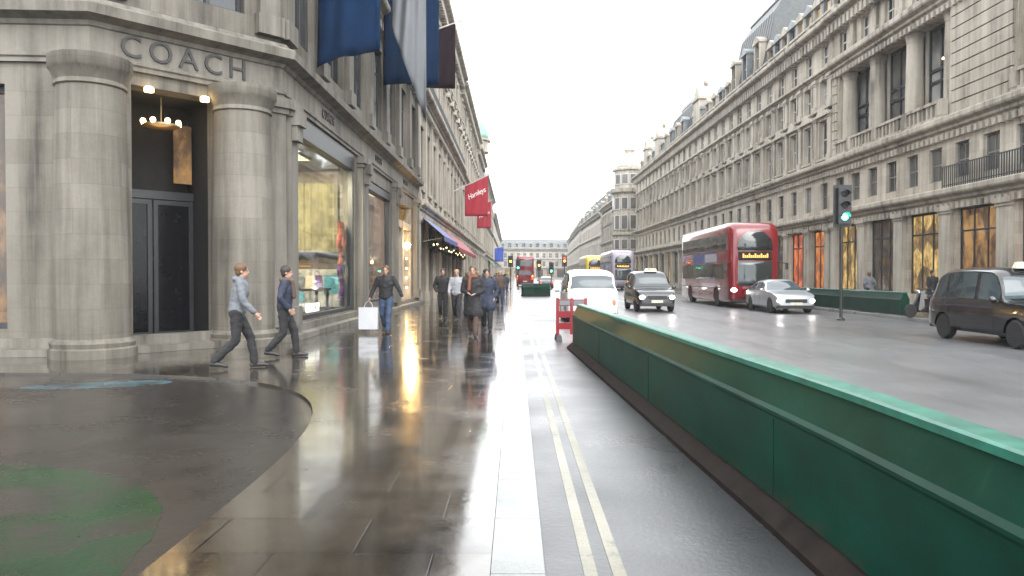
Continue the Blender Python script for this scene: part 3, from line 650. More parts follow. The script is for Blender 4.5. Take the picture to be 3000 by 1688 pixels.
# lamps and goods of the corner shop
t = thing('chandelier', 'lit brass ring chandelier hanging in the dark corner entrance', 'chandelier', cut.P(1.65, -.75, 4.75))
m = MB(); c = wloc(t); m.tube(c, (c[0], c[1], 5.36), .012, n=6); m.lathe(c, [(.36, -.02), (.38, -.02), (.38, .02), (.36, .02)], 20); 
for k in range(4): m.tube(c, (c[0]+.37*math.cos(k*1.57), c[1]+.37*math.sin(k*1.57), c[2]), .01, n=5)
m.build('frame', 'stripe_gold', t)
for k in range(8):
    m = MB(); m.ball((c[0]+.37*math.cos(k*.785), c[1]+.37*math.sin(k*.785), c[2]+.06), .06, 8, 6); m.build('bulb', 'lamp_small', t)
for i, (x, y) in enumerate(((-6.35, 21.2), (-6.55, 22.9))):
    m = MB(); m.box(x-.22, x+.22, y-.75, y+.75, 5.10, 5.16)
    t = thing('ceiling_light', 'flat glowing ceiling light inside the large shop window, '+('nearer' if i == 0 else 'farther')+' of the two', 'light', (x, y, 5.10), group='ceiling lights in the shop')
    m.build('diffuser', 'lamp_panel', t)
    m = MB()
    for q in (-.25, .25): m.box(x-.22, x+.22, y+q-.012, y+q+.012, 5.09, 5.099)
    m.box(x-.25, x-.221, y-.78, y+.78, 5.08, 5.17); m.box(x+.221, x+.25, y-.78, y+.78, 5.08, 5.17); m.build('frame', 'frame_dark', t)
m = MB(); n = 40; pts = []
for i in range(n+1): pts.append((-8.2+i*2.0/n, 26.5+.06*math.sin(i*1.3), 0))
vs = [(x, y, z) for z in (2.35, 4.75) for x, y, _ in pts]; vs += [(x, y+.02, z) for z in (2.35, 4.75) for x, y, _ in pts]; k = n+1
m.add(vs, [(i, i+1, i+1+k, i+k) for i in range(n)]+[(2*k+i, 2*k+i+k, 2*k+i+1+k, 2*k+i+1) for i in range(n)])
tag(m.build('curtain', 'drape_yellow'), 'yellow pleated curtain hung at the back of the large shop window', 'curtain')
t = thing('display_poster', 'low pale poster board with blue shapes in the large shop window', 'poster', (-6.8, 26.3, .36))
m = MB(); m.box(-8.0, -5.95, 26.27, 26.3, .45, 1.75); m.build('board', 'poster_mix', t)
for (x0, x1, z0, z1) in ((-7.8, -7.3, .6, 1.5), (-6.6, -6.1, .9, 1.55)):
    m = MB(); m.box(x0, x1, 26.262, 26.268, z0, z1); m.build('blue_shape', 'poster_blue', t)
m = MB(); m.box(-8.0, -7.95, 26.3, 26.5, .36, 1.7); m.box(-6.0, -5.95, 26.3, 26.5, .36, 1.7); m.build('stand', 'frame_dark', t)
m = MB(); m.box(-8.9, -7.0, 22.3, 22.36, 3.3, 4.5)
tag(m.build('orange_panel', 'drape_orange'), 'orange panel hanging inside the large shop window', 'panel')
t = thing('display_table', 'dark display table with stacked goods inside the large shop window', 'table', (-7, 24, .36))
m = MB(); m.box(-7.8, -6.1, 23.6, 25.2, 1.05, 1.12); m.build('table_top', 'wood_dark', t)
for x in (-7.7, -6.2):
    for y in (23.7, 25.1): m = MB(); m.box(x-.04, x+.04, y-.04, y+.04, .36, 1.05); m.build('leg', 'wood_dark', t)
rnd = random.Random(3)
bagcols = [('rust brown', 'scarf_rust'), ('black', 'wear_black'), ('cream', 'ivory'), ('dark wooden toned', 'wood_gold'), ('grey', 'wear_grey'), ('purple', 'scarf_purple')]
for i, (cn, cm) in enumerate(bagcols):
    x = -7.55+(i % 3)*.55; y = 23.95+(i//3)*.8; h = .28+.07*(i % 3); t = thing('handbag', cn+' handbag on the dark display table in the shop window', 'handbag', (x, y, 1.12), group='handbags on the display table')
    m = MB(); m.hexa([(x-.17, y-.08, 1.12), (x+.17, y-.08, 1.12), (x+.17, y+.08, 1.12), (x-.17, y+.08, 1.12), (x-.13, y-.05, 1.12+h), (x+.13, y-.05, 1.12+h), (x+.13, y+.05, 1.12+h), (x-.13, y+.05, 1.12+h)]); m.build('body', cm, t)
    m = MB(); pv_ = None
    for q in range(9):
        a = math.pi*q/8; p = (x+.09*math.cos(a), y, 1.12+h+.14*math.sin(a))
        if pv_: m.tube(pv_, p, .012, n=6)
        pv_ = p
    m.build('handle', cm, t)
t = thing('display_stand', 'tall stand draped with rust and purple scarves at the window edge', 'clothes stand', (-5.75, 25.1, .36))
m = MB(); m.tube((-5.75, 25.1, .36), (-5.75, 25.1, 3.3), .02); m.lathe((-5.75, 25.1, .36), [(.22, 0), (.22, .03), (.02, .05)], 16); m.box(-5.77, -5.73, 24.7, 25.5, 3.27, 3.31); m.build('pole', 'frame_dark', t)
for i, (mt, yy, z0, z1, ph) in enumerate((('scarf_rust', 24.85, 1.9, 3.28, 0), ('scarf_purple', 25.0, .75, 2.2, 1), ('scarf_blue', 25.25, .5, 1.9, 2), ('scarf_rust', 25.35, 2.2, 3.28, 3))):
    m = MB(); n = 14; vs = []
    for k_ in range(n+1):
        z = z1+(z0-z1)*k_/n; wv = .07*math.sin(k_*.7+ph)
        for q in range(7): vs.append((-5.75+.07*math.sin(q*2.1+ph)+wv*.4, yy-.15+q*.05+wv+(.15*k_/n), z))
    m.add(vs, [(k_*7+q, k_*7+q+1, (k_+1)*7+q+1, (k_+1)*7+q) for k_ in range(n) for q in range(6)]); o = m.build('scarf', mt, t); md = o.modifiers.new('thickness', 'SOLIDIFY'); md.thickness = .012
def lamp_light(name, parent, loc, kind, power, colr, size=.4, rot=(0, 0, 0)):
    d = bpy.data.lights.new(name, kind); d.energy = power; d.color = colr
    if kind == 'AREA': d.shape = 'SQUARE'; d.size = size
    else: d.shadow_soft_size = size
    if kind == 'SPOT': d.spot_size = R(100); d.spot_blend = .6
    o = bpy.data.objects.new(name, d); col.objects.link(o); b = wloc(parent); o.parent = parent; o.location = Vector(loc)-Vector(b); o.rotation_euler = rot
for o_ in [q for q in bpy.data.objects if q.name.startswith('ceiling_light')]: lamp_light('lamp_light', o_, (o_.location.x, o_.location.y, 5.05), 'SPOT', 1500, (1, .85, .6), .15, (R(52), 0, R(12)))
ch_ = bpy.data.objects['chandelier']; lamp_light('lamp_light', ch_, (ch_.location.x, ch_.location.y, 4.6), 'POINT', 3, (1, .6, .25), .3)
# wall lamp in the doorway
p = main.P(20.4, .02, 3.05)
t = thing('globe_lamp', 'bright warm globe lamp on the pillar of the lit doorway', 'lamp', (p.x, p.y, 2.7))
m = MB(); m.tube((p.x, p.y, 3.87), (p.x, p.y, 3.2), .015); m.lathe((p.x, p.y, 3.16), [(.05, 0), (.08, .02), (.03, .06)], 12); m.build('rod', 'stripe_gold', t)
m = MB(); m.ball((p.x, p.y, 3.02), .17, 16, 12); m.build('globe', 'lamp_warm', t, True)
lamp_light('lamp_light', t, (p.x+.25, p.y-.2, 3.02), 'POINT', 150, (1, .58, .20), .22)
p = main.P(13.4, -.42, 2.1)
t = thing('candle_lamp', 'small glowing lamp before the pink panelled shop window backing', 'lamp', (p.x, p.y, .5))
m = MB(); m.tube((p.x, p.y, .42), (p.x, p.y, 2.0), .02); m.lathe((p.x, p.y, .42), [(.15, 0), (.15, .03), (.02, .05)], 12); m.build('stand', 'stripe_gold', t); m = MB(); m.ball((p.x, p.y, 2.08), (.06, .06, .09), 10, 8); m.build('bulb', 'lamp_small', t, True)
lamp_light('lamp_light', t, (XL-.38, 28.0, 4.7), 'SPOT', 200, (1, .80, .66), .12, (R(60), 0, R(6)))  # added spot brightening the pink backing, separate from the candle bulb

# ------------------------------------------------------------------ further buildings on the left
dk = ['pane_dark', 'pane_dark', 'pane_mid', 'pane_blind', 'pane_dark']
B2, s2 = facade_building('stone_building', 'stone building with burgundy shopfronts behind the blue and red awnings', (XL, 42.02), (XL, 76), (1, 0),
    [(5.6, 11.3, 10, 1.5, 3.5, 'sash', dk, 'frame_white', .14), (12.0, 16.1, 10, 1.4, 2.7, 'ped', dk, 'frame_white', 0), (16.3, 20.1, 10, 1.4, 2.1, 'sash', dk, 'frame_white', 0)],
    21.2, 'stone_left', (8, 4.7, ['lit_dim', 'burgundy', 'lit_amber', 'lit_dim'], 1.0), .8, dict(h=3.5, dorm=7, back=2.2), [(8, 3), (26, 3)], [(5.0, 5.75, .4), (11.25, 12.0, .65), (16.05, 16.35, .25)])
railing(B2, s2, 12.0, 1.0, .4)
B3, s3 = facade_building('stone_building', 'ornate pale stone building with pedimented windows beyond the red awning', (XL, 76.02), (XL, 110), (1, 0),
    [(5.6, 11.3, 11, 1.4, 3.3, 'seg', dk, 'frame_white', .16), (12.0, 16.4, 11, 1.3, 2.6, 'ped', dk, 'frame_white', .12), (16.6, 20.0, 11, 1.3, 2.0, 'sash', dk, 'frame_white', 0)],
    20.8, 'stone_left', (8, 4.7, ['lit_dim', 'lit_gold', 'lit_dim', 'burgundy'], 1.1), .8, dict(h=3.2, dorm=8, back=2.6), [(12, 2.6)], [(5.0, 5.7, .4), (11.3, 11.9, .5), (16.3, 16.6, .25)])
B4, s4 = facade_building('domed_building', 'left side stone building crowned by a pale green copper dome', (XL, 110.02), (XL, 130), (1, 0),
    [(5.6, 11.3, 6, 1.4, 3.3, 'sash', dk, 'frame_white', .2), (12.0, 16.4, 6, 1.3, 2.6, 'sash', dk, 'frame_white', .12), (16.6, 19.4, 6, 1.3, 1.8, 'plain', dk, 'frame_white', 0)],
    20.2, 'stone_left', (5, 4.7, ['lit_dim', 'lit_gold'], 1.1), .8, None, [], [(5.0, 5.7, .4), (11.3, 11.9, .5)])
m = MB(); m.lathe((-6.6, 116.5, 20.2), [(2.6, 0), (2.6, 1.6), (2.9, 1.7), (2.9, 2.0), (2.5, 2.1)], 24); m.build('drum', 'stone_trim', B4)
m = MB(); m.lathe((-6.6, 116.5, 22.3), [(2.6, 0), (2.62, .5), (2.4, 1.4), (1.9, 2.3), (1.1, 3.0), (.35, 3.35), (.3, 3.9), (.05, 4.6)], 24); m.build('dome', 'copper_green', B4, True)
B5, s5 = facade_building('stone_building', 'left terrace of stone shops between the green dome and the blue banner', (XL, 134), (XL, 186), (1, 0),
    [(5.4, 10.6, 15, 1.4, 3, 'sash', dk, 'frame_white', 0), (11, 15, 15, 1.3, 2.5, 'plain', dk, 'frame_white', 0), (15.3, 18.6, 15, 1.3, 2, 'plain', dk, 'frame_white', 0)],
    19.4, 'stone_left', (10, 4.5, ['lit_dim', 'lit_gold'], 1.1), .8, dict(h=3, dorm=9, back=2), [(20, 2.5)], [(4.9, 5.4, .35), (10.6, 11, .4)], bal=False, dent=False)
B6, s6 = facade_building('stone_building', 'farthest left row of stone fronts before the street bends', (XL, 190), (XL-1, 345), (1, 0),
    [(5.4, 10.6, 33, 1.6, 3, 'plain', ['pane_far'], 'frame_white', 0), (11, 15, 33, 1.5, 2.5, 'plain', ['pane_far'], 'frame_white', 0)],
    17.2, 'stone_far', (20, 4.5, ['lit_dim', 'lit_gold'], 1.1), .8, dict(h=3.2, dorm=16, back=2), [(30, 2), (80, 2)], [(4.9, 5.4, .35), (10.6, 11, .4)], bal=False, dent=False)

# ------------------------------------------------------------------ right side
def right_pavilion():
    sg = Seg((XR, 14), (XR, 48.0), (-1, 0)); P = thing('columned_building', 'tall stone building with giant round columns above the near right shops', 'building', (XR, 31, 0)); H = 17.6
    S = lambda y: y-14
    m = MB(); pil = Parts(); quo = Parts()
    ops = shop_bays(P, sg, m, 8, 4.6, 1.3, ['lit_orange', 'lit_dim', 'lit_gold', 'lit_orange', 'lit_amber', 'lit_gold', 'lit_dim', 'lit_gold'], plinth=.6)
    wall_open(m, sg, 0, sg.L, 0, 5.35, ops, .45)
    for i in range(9): pilaster(pil.new(), sg, min(max(i*sg.L/8, .55), sg.L-.55), .9, 0, 4.72, .16)
    ops = []
    for i in range(16):
        c = (i+.5)*sg.L/16; ops.append((c-.55, c+.55, 5.95, 7.55)); put_window(P, sg, c, 5.95, 1.1, 1.6, 'plain', 'pane_mid', 'frame_grey')
    wall_open(m, sg, 0, sg.L, 5.35, 8.0, ops, .27)
    # giant recess from y=35 to 47.3 and another nearer
    rec = [(S(35.2), S(47.2)), (S(17), S(30.4))]
    wall_open(m, sg, 0, sg.L, 8.0, 14.3, [(a, b, 8.8, 13.9) for a, b in rec], 1.3)
    for (a, b) in rec:
        n = 3; bw = (b-a)/n
        for i in range(n):
            c = a+(i+.5)*bw
            f = MB(); 
            for q in (-1.55, -.52, .52, 1.55): sbox(f, sg, c+q-.06, c+q+.06, -1.2, -1.0, 8.8, 13.9)
            for z in (8.8, 11.1, 11.7, 13.75): sbox(f, sg, c-1.49, c+1.49, -1.19, -1.02, z, z+.15)
            fo = f.build('window', 'frame_dark', P)
            f = MB(); sbox(f, sg, c-1.5, c+1.5, -1.12, -1.1, 8.8, 13.9); f.build('pane', 'pane_mid' if i % 2 else 'pane_blind', fo)
            for q in (-1, 1):
                e = MB(); sbox(e, sg, c+q*1.95-.38, c+q*1.95+.38, -1.25, -.85, 8.8, 13.9); e.build('pier', 'stone_trim', P)
        for i in range(n+1):
            c = a+i*bw
            if i in (0, n): c += .5 if i == 0 else -.5
            e = MB(); engaged_col(e, sg, c, .44, 8.82, 13.88, -.5); o = e.build('column', 'stone_trim', P); o.data.shade_smooth(); o.data.set_sharp_from_angle(angle=R(40))
    ops = []
    for i in range(12):
        c = (i+.5)*sg.L/12; ops.append((c-.5, c+.5, 15.1, 16.4)); put_window(P, sg, c, 15.1, 1.0, 1.3, 'plain', 'pane_dark', 'frame_white')
        pilaster(pil.new(), sg, max(.4, i*sg.L/12), .5, 14.85, 16.75, .14)
    wall_open(m, sg, 0, sg.L, 14.3, H, ops, .27)
    for (a, b) in ((30.6, 35.0), (14.2, 16.8), (47.3, 47.95)):
        q = quo.new()
        for z in range(9): sbox(q, sg, S(a)+.02, S(b)-.02, .004, .10, 8.85+z*.56, 8.85+z*.56+.5)
    sbox(m, sg, 0, sg.L, -11, -1.32, 0, H-.05); m.box(0, sg.L, -1.3, -.5, 0, 8, T=sg.P); m.box(0, sg.L, -1.3, -.5, 14.3, H-.05, T=sg.P)
    m.add([sg.P(sg.L, 0, 0), sg.P(sg.L, -1.3, 0), sg.P(sg.L, -1.3, H-.05), sg.P(sg.L, 0, H-.05)], [(0, 1, 2, 3)])
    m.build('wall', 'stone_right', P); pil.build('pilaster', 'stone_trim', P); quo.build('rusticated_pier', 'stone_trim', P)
    path = [(XR, 14), (XR, 48)]
    for z0, z1, o in ((4.72, 5.5, .5), (7.95, 8.78, .5), (13.92, 14.8, .55)):
        c = MB(); sweep(c, path, corn(z0, z1, o), 1); dentils(c, sg, z0-.16, z0+.12, o*.42, .42); c.build('string_course', 'stone_trim', P)
    c = MB(); sweep(c, path, corn(H-.85, H, .85), 1); dentils(c, sg, H-1.1, H-.6, .5, .55); c.build('cornice', 'stone_trim', P)
    railing(P, sg, 5.5, 1.0, .4, 13.5, 21)
    for (s_, z) in ((22.6, 12.6), (23.6, 12.2), (26.2, 12.9), (22.9, 10.3), (23.9, 10.0), (26.6, 10.4), (27.3, 10.0)):
        b = MB(); b.ball(sg.P(s_, -1.05, z), .06, 8, 6); b.build('window_lamp', 'lamp_small', P)
    c = MB(); balustrade(c, sg, 8.8, .9, .35, .4, rec[0][0], rec[0][1]); balustrade(c, sg, 8.8, .9, .35, .4, rec[1][0], rec[1][1]); c.build('balustrade', 'stone_trim', P)
    mansard(P, sg, H-.04, 4.0, 1.9, dorm=9, litset=(7,))
    chimney(P, sg, 20, H, 4.5)
right_pavilion()
dr = ['pane_mid', 'pane_dark', 'pane_blind', 'pane_dark', 'pane_mid']
C2, c2 = facade_building('terraced_building', 'long stone terrace behind the red bus with a tall dark pavilion roof', (XR, 48.02), (XR, 80), (-1, 0),
    [(5.4, 8.0, 12, 1.1, 1.7, 'plain', dr, 'frame_grey', 0), (8.8, 12.0, 12, 1.2, 2.4, 'ped', dr, 'frame_white', .12), (12.2, 14.4, 12, 1.15, 1.7, 'sash', dr, 'frame_white', .12), (14.7, 16.8, 12, 1.1, 1.4, 'plain', dr, 'frame_white', 0)],
    17.6, 'stone_right', (8, 4.5, ['lit_orange', 'lit_red', 'lit_dim', 'lit_gold'], 1.2), .8, dict(h=3.6, dorm=9, litset=(1, 2, 3, 4), s0=.0, s1=14.2, back=1.9), [(30, 4.2)],
    [(4.7, 5.4, .45), (8.0, 8.75, .5), (14.35, 14.75, .35)])
mansard(C2, c2, 17.56, 7.2, 2.0, s0=14.3, s1=24.5, dorm=3, dz=1.2, o0=-.25, dh=2.0, cresting=True)
mansard(C2, c2, 17.56, 3.4, 1.8, s0=24.6, s1=31.9, dorm=3)
C3, c3 = facade_building('terraced_building', 'stone terrace with crested mansard roofs left of the red bus roof', (XR, 80.02), (XR, 126), (-1, 0),
    [(5.4, 8.0, 16, 1.1, 1.7, 'plain', dr, 'frame_grey', 0), (8.8, 12.1, 16, 1.2, 2.5, 'seg', dr, 'frame_white', .3), (12.2, 14.4, 16, 1.15, 1.7, 'sash', dr, 'frame_white', .3), (14.7, 16.8, 16, 1.1, 1.4, 'plain', dr, 'frame_white', 0)],
    17.6, 'stone_right_warm', (11, 4.5, ['lit_dim', 'lit_gold', 'lit_dim'], 1.2), .8, dict(h=3.4, dorm=3, s0=0, s1=9, back=1.9), [(9.5, 4.8), (27, 4.6), (42, 4)],
    [(4.7, 5.4, .45), (8.0, 8.75, .5), (14.35, 14.75, .35)])
mansard(C3, c3, 17.56, 6.0, 2.4, s0=10.5, s1=24, dorm=4, dz=.8, o0=-.25, cresting=True)
mansard(C3, c3, 17.56, 3.2, 1.8, s0=25, s1=45.5, dorm=6)
for s_ in (5.5, 29.5, 39):
    m = MB()
    sbox(m, c3, s_-1.3, s_+1.3, -2.6, -.3, 17.6, 21.0); sbox(m, c3, s_-1.5, s_+1.5, -2.8, -.1, 21.0, 21.3); m.sheet([c3.P(s_-1.5, -2.6, 21.3), c3.P(s_+1.5, -2.6, 21.3), c3.P(s_, -2.6, 22.8)], 2.3, c3.n)
    m.ball(c3.P(s_, -1.4, 23.1), .35, 10, 8)
    m.build('gable', 'stone_trim', C3)
# turret corner
C4, c4 = facade_building('turret_building', 'pale stone building with a round corner turret and cupola down the right side', (XR, 132), (XR, 176), (-1, 0),
    [(5.4, 8.0, 14, 1.1, 1.7, 'plain', dr, 'frame_grey', 0), (8.8, 12.0, 14, 1.2, 2.4, 'sash', dr, 'frame_white', 0), (12.2, 15.2, 14, 1.15, 1.9, 'sash', dr, 'frame_white', 0)],
    16.6, 'stone_right_warm', (9, 4.5, ['lit_dim', 'lit_gold', 'lit_dim'], 1.2), .8, dict(h=4.2, dorm=7, back=2.0, s0=5), [(20, 5), (34, 4.6)], [(4.7, 5.4, .45), (8.0, 8.7, .5)], bal=False, dent=False)
m = MB(); tc = (XR-.2, 131.8)
m.lathe((*tc, 0), [(2.9, 0), (2.9, 4.6), (3.2, 4.8), (3.2, 5.2), (2.8, 5.3), (2.8, 8.2), (3.1, 8.4), (3.1, 8.7), (2.75, 8.8), (2.75, 15.4), (3.3, 15.7), (3.4, 16.3), (2.6, 16.4), (2.6, 19.3), (2.9, 19.5), (2.9, 19.8), (2.2, 20.0)], 24); m.build('turret', 'stone_trim', C4, False)
m = MB(); m.lathe((*tc, 19.9), [(2.3, 0), (2.2, .6), (1.6, 1.4), (.9, 1.9), (.8, 2.1), (.8, 3.0), (1.0, 3.1), (.7, 3.7), (.15, 4.1), (.05, 4.8)], 20); m.build('cupola', 'stone_far', C4, True)
for z0, ht in ((5.9, 1.8), (9.3, 2.5), (12.7, 2.1), (17.0, 1.8)):
    for a in (R(185), R(215), R(245), R(275)):
        r_ = 2.62 if z0 > 16 else 2.80; cx, cy = tc[0]+r_*math.cos(a), tc[1]+r_*math.sin(a); u_ = Vector((-math.sin(a), math.cos(a), 0)); n_ = Vector((math.cos(a), math.sin(a), 0)); c_ = Vector((cx, cy, 0))
        f = MB(); f.hexa([c_+u_*q+n_*r+Vector((0, 0, z0)) for q, r in ((-.6, -.3), (.6, -.3), (.6, .06), (-.6, .06))]+[c_+u_*q+n_*r+Vector((0, 0, z0+ht)) for q, r in ((-.6, -.3), (.6, -.3), (.6, .06), (-.6, .06))]); fo = f.build('window', 'frame_white', C4)
        f = MB(); f.hexa([c_+u_*q+n_*r+Vector((0, 0, z0+.12)) for q, r in ((-.48, .0), (.48, .0), (.48, .08), (-.48, .08))]+[c_+u_*q+n_*r+Vector((0, 0, z0+ht-.12)) for q, r in ((-.48, .0), (.48, .0), (.48, .08), (-.48, .08))]); f.build('pane', 'pane_far', fo)
C5, c5 = facade_building('stone_building', 'right side pale stone block with dark roof beyond the turret', (XR, 178), (XR, 232), (-1, 0),
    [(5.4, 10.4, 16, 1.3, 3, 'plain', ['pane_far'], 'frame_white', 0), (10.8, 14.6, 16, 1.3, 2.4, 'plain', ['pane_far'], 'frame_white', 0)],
    16.4, 'stone_far', (10, 4.5, ['lit_dim', 'lit_gold'], 1.2), .8, dict(h=5.0, dorm=9, back=2.4, cresting=True), [(12, 5.5), (40, 5.5)], [(4.7, 5.4, .45), (10.3, 10.8, .5)], bal=False, dent=False)
C6, c6 = facade_building('stone_building', 'last pale block on the right before the curved end of the street', (XR, 234), (XR+4, 345), (-1, 0),
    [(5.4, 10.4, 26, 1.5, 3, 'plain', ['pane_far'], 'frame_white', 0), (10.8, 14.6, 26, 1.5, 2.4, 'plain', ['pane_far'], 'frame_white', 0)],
    16.8, 'stone_far', (16, 4.5, ['lit_dim', 'lit_gold'], 1.2), .8, dict(h=4.6, dorm=14, back=2), [(20, 5.5), (55, 5.5), (90, 5.2)], [(4.7, 5.4, .45), (10.3, 10.8, .5)], bal=False, dent=False)
C7, c7 = facade_building('street_end_building', 'low pale building with dark dormered roof closing the far end of the street', (-30, 349), (48, 358), (0, -1),
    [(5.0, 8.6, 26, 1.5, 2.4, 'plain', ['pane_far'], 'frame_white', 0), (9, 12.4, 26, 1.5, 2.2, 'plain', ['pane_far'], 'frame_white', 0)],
    14.0, 'stone_far', (16, 4.2, ['lit_dim', 'lit_gold'], 1.6), 1.0, dict(h=4.0, dorm=24, back=2.2, mat='lead_grey'), [], [(4.3, 5.0, .45), (8.6, 9, .4)], bal=False, dent=True)

# ------------------------------------------------------------------ flags, banners, awnings
def banner(name, label, cat, x0, x1, y, z0, z1, mat, wave=.12, group=None, slant=0, text_=None, pole=True, th=.012, drop=0, hem=None):
    t = thing(name, label, cat, (x0, y, z1), group=group); n, k = 18, 12; m = MB(); vs = []
    for j in range(k+1):
        for i in range(n+1):
            u_ = i/n; v_ = j/k; x = x0+(x1-x0)*u_; zt = z1+slant*u_; zb = z0+drop*u_; z = zt+(zb-zt)*v_
            yy = y+wave*math.sin(u_*7+v_*2.2)*(.25+.75*v_)+wave*.5*math.sin(v_*4+u_*3)+wave*.35*math.sin(u_*19+v_*3); vs.append((x, yy, z))
    m.add(vs, [(j*(n+1)+i, j*(n+1)+i+1, (j+1)*(n+1)+i+1, (j+1)*(n+1)+i) for j in range(k) for i in range(n)])
    o = m.build('cloth', mat, t, True); md = o.modifiers.new('thickness', 'SOLIDIFY'); md.thickness = th
    if hem:
        m = MB(); vs = []
        for j in range(k+1):
            for u_ in (1-hem[0], 1): 
                v_ = j/k; x = x0+(x1-x0)*u_; zt = z1+slant*u_; zb = z0+drop*u_; z = zt+(zb-zt)*v_
                vs.append((x, y-.02+wave*math.sin(u_*7+v_*2.2)*(.25+.75*v_)+wave*.5*math.sin(v_*4+u_*3), z))
        m.add(vs, [(2*j, 2*j+1, 2*j+3, 2*j+2) for j in range(k)]); h = m.build('edge_band', hem[1], t, True); md = h.modifiers.new('thickness', 'SOLIDIFY'); md.thickness = th
    if pole:
        m = MB(); a = Vector((XL-.1, y, z1-.0+slant*0+.03-(x0-XL)*slant/(x1-x0))); b = Vector((x1+.25, y, z1+.04+slant*(1+.25/(x1-x0)))); m.tube(a, b, .045, .03, 10); m.ball(b, .07, 10, 8); m.box(XL+.003, XL+.10, y-.12, y+.12, a.z-.25, a.z+.2); m.build('pole', 'frame_white', t)
    if text_:
        s_, size, fr = text_
        me = text_mesh(s_, size, depth=.006, shear=.35); bb = [v.co.x for v in me.vertices]; wd = max(bb)-min(bb); W = (x1-x0)*.84; me.transform(Matrix.Diagonal((W/wd, 1.0, 1, 1))); me.materials.clear(); me.materials.append(MAT['letter_white'])
        for v in me.vertices:
            u_ = .5+v.co.x/(x1-x0); v_ = fr-(v.co.y+v.co.x*slant/(x1-x0))/(z1-z0); u_ = min(max(u_, 0), 1)
            v.co.z += -(wave*math.sin(u_*7+v_*2.2)*(.25+.75*v_)+wave*.5*math.sin(v_*4+u_*3))+.03
        o = bpy.data.objects.new('lettering', me); col.objects.link(o); o.parent = t; o.rotation_euler = (R(90), math.atan2(-slant, x1-x0), 0); o.location = ((x1-x0)/2, 0, slant*.5-(z1-z0)*fr)
    return t
banner('flag', 'large blue flag hanging nearest over the stone corner shop windows', 'flag', -5.2, -3.55, 20.0, 7.0, 10.6, 'cloth_blue', .12, slant=.9, drop=.5)
banner('flag', 'large blue banner beside the dark purple banner high on the left fronts', 'flag', -5.1, -2.95, 29.5, 8.9, 13.6, 'cloth_blue', .12, slant=1.3)
banner('flag', 'pale grey drooping flag between the two blue flags', 'flag', -4.1, -2.95, 25.2, 9.8, 12.0, 'cloth_pale', .22, slant=1.3, drop=-3.2)
banner('flag', 'dark purplish banner with a pale top edge against the sky', 'flag', -5.1, -2.98, 38, 10.85, 13.3, 'cloth_dark', .06, slant=.75)
banner('flag', 'larger red flag with white lettering, nearer of the two red ones', 'flag', -4.35, -2.35, 66, 6.65, 9.2, 'cloth_red', .05, slant=.95, text_=('Hamleys', .62, .42))
banner('flag', 'smaller red flag with white lettering, farther behind the larger red one', 'flag', -4.6, -2.9, 92, 7.2, 9.7, 'cloth_red', .05, slant=.8, text_=('Hamleys', .55, .5))
banner('banner', 'small blue banner far down the left side of the street', 'banner', -5.1, -2.9, 190, 4.9, 8.2, 'signblue', .05, slant=.4)
def awning(label, y0, y1, zt, zb, out, mat, val=.25):
    t = thing('awning', label, 'awning', (XL, (y0+y1)/2, zb)); m = MB(); n = int((y1-y0)/.5); vs = []
    m.hexa([(XL+.004, y0, zt-.04), (XL+out, y0, zb-.04), (XL+out, y1, zb-.04), (XL+.004, y1, zt-.04), (XL+.004, y0, zt), (XL+out, y0, zb), (XL+out, y1, zb), (XL+.004, y1, zt)]); m.build('canopy', mat, t)
    m = MB()
    for i in range(n): a = y0+(y1-y0)*i/n; b = y0+(y1-y0)*(i+1)/n; m.sheet([(XL+out+.003, a, zb), (XL+out+.003, b, zb), (XL+out+.003, b-.04, zb-val), (XL+out+.003, (a+b)/2, zb-val-.06), (XL+out+.003, a+.04, zb-val)], .01, (1, 0, 0))
    m.build('valance', mat, t)
    m = MB()
    for y in (y0+.15, y1-.15): m.tube((XL+.05, y, zb-.35), (XL+out-.02, y, zb-.08), .02, n=8)
    m.build('arm', 'frame_grey', t)
awning('blue awning over the shopfront past the lit doorway', 42.6, 52.4, 5.0, 3.75, 1.45, 'awning_blue')
awning('long red awning beyond the blue awning on the left', 53.0, 76.5, 5.0, 3.5, 1.5, 'awning_red')
awning('teal green awning far down the left pavement', 150, 162, 4.7, 3.4, 1.5, 'awning_teal')
# garland of greenery under the awnings
rnd = random.Random(11); m = MB()
for i in range(1500):
    y = rnd.uniform(44, 74); ph = (y % 5)/5; z = 3.55-.35*math.sin(math.pi*ph)+rnd.gauss(0, .12); x = XL+.45+rnd.gauss(0, .12); r_ = rnd.uniform(.05, .11)
    a = rnd.uniform(0, 6.28); b_ = rnd.uniform(-1, 1); d = Vector((math.cos(a), math.sin(a), b_))*r_; e = Vector((-math.sin(a), math.cos(a), rnd.uniform(-.6, .6)))*r_*.6; c = Vector((x, y, z))
    m.add([c-d, c+e, c+d, c-e], [(0, 1, 2, 3)])
g_ = thing('garland', 'dark green leafy garland strung with small lights under the awnings', 'garland', (XL+.4, 59, 3.3)); m.build('leaves', 'foliage', g_)
for i in range(14):
    m = MB(); m.ball((XL+.6, 45+i*2.1, 3.35+.12*math.sin(i*2)), .045, 8, 6); m.build('bulb', 'lamp_small', g_)

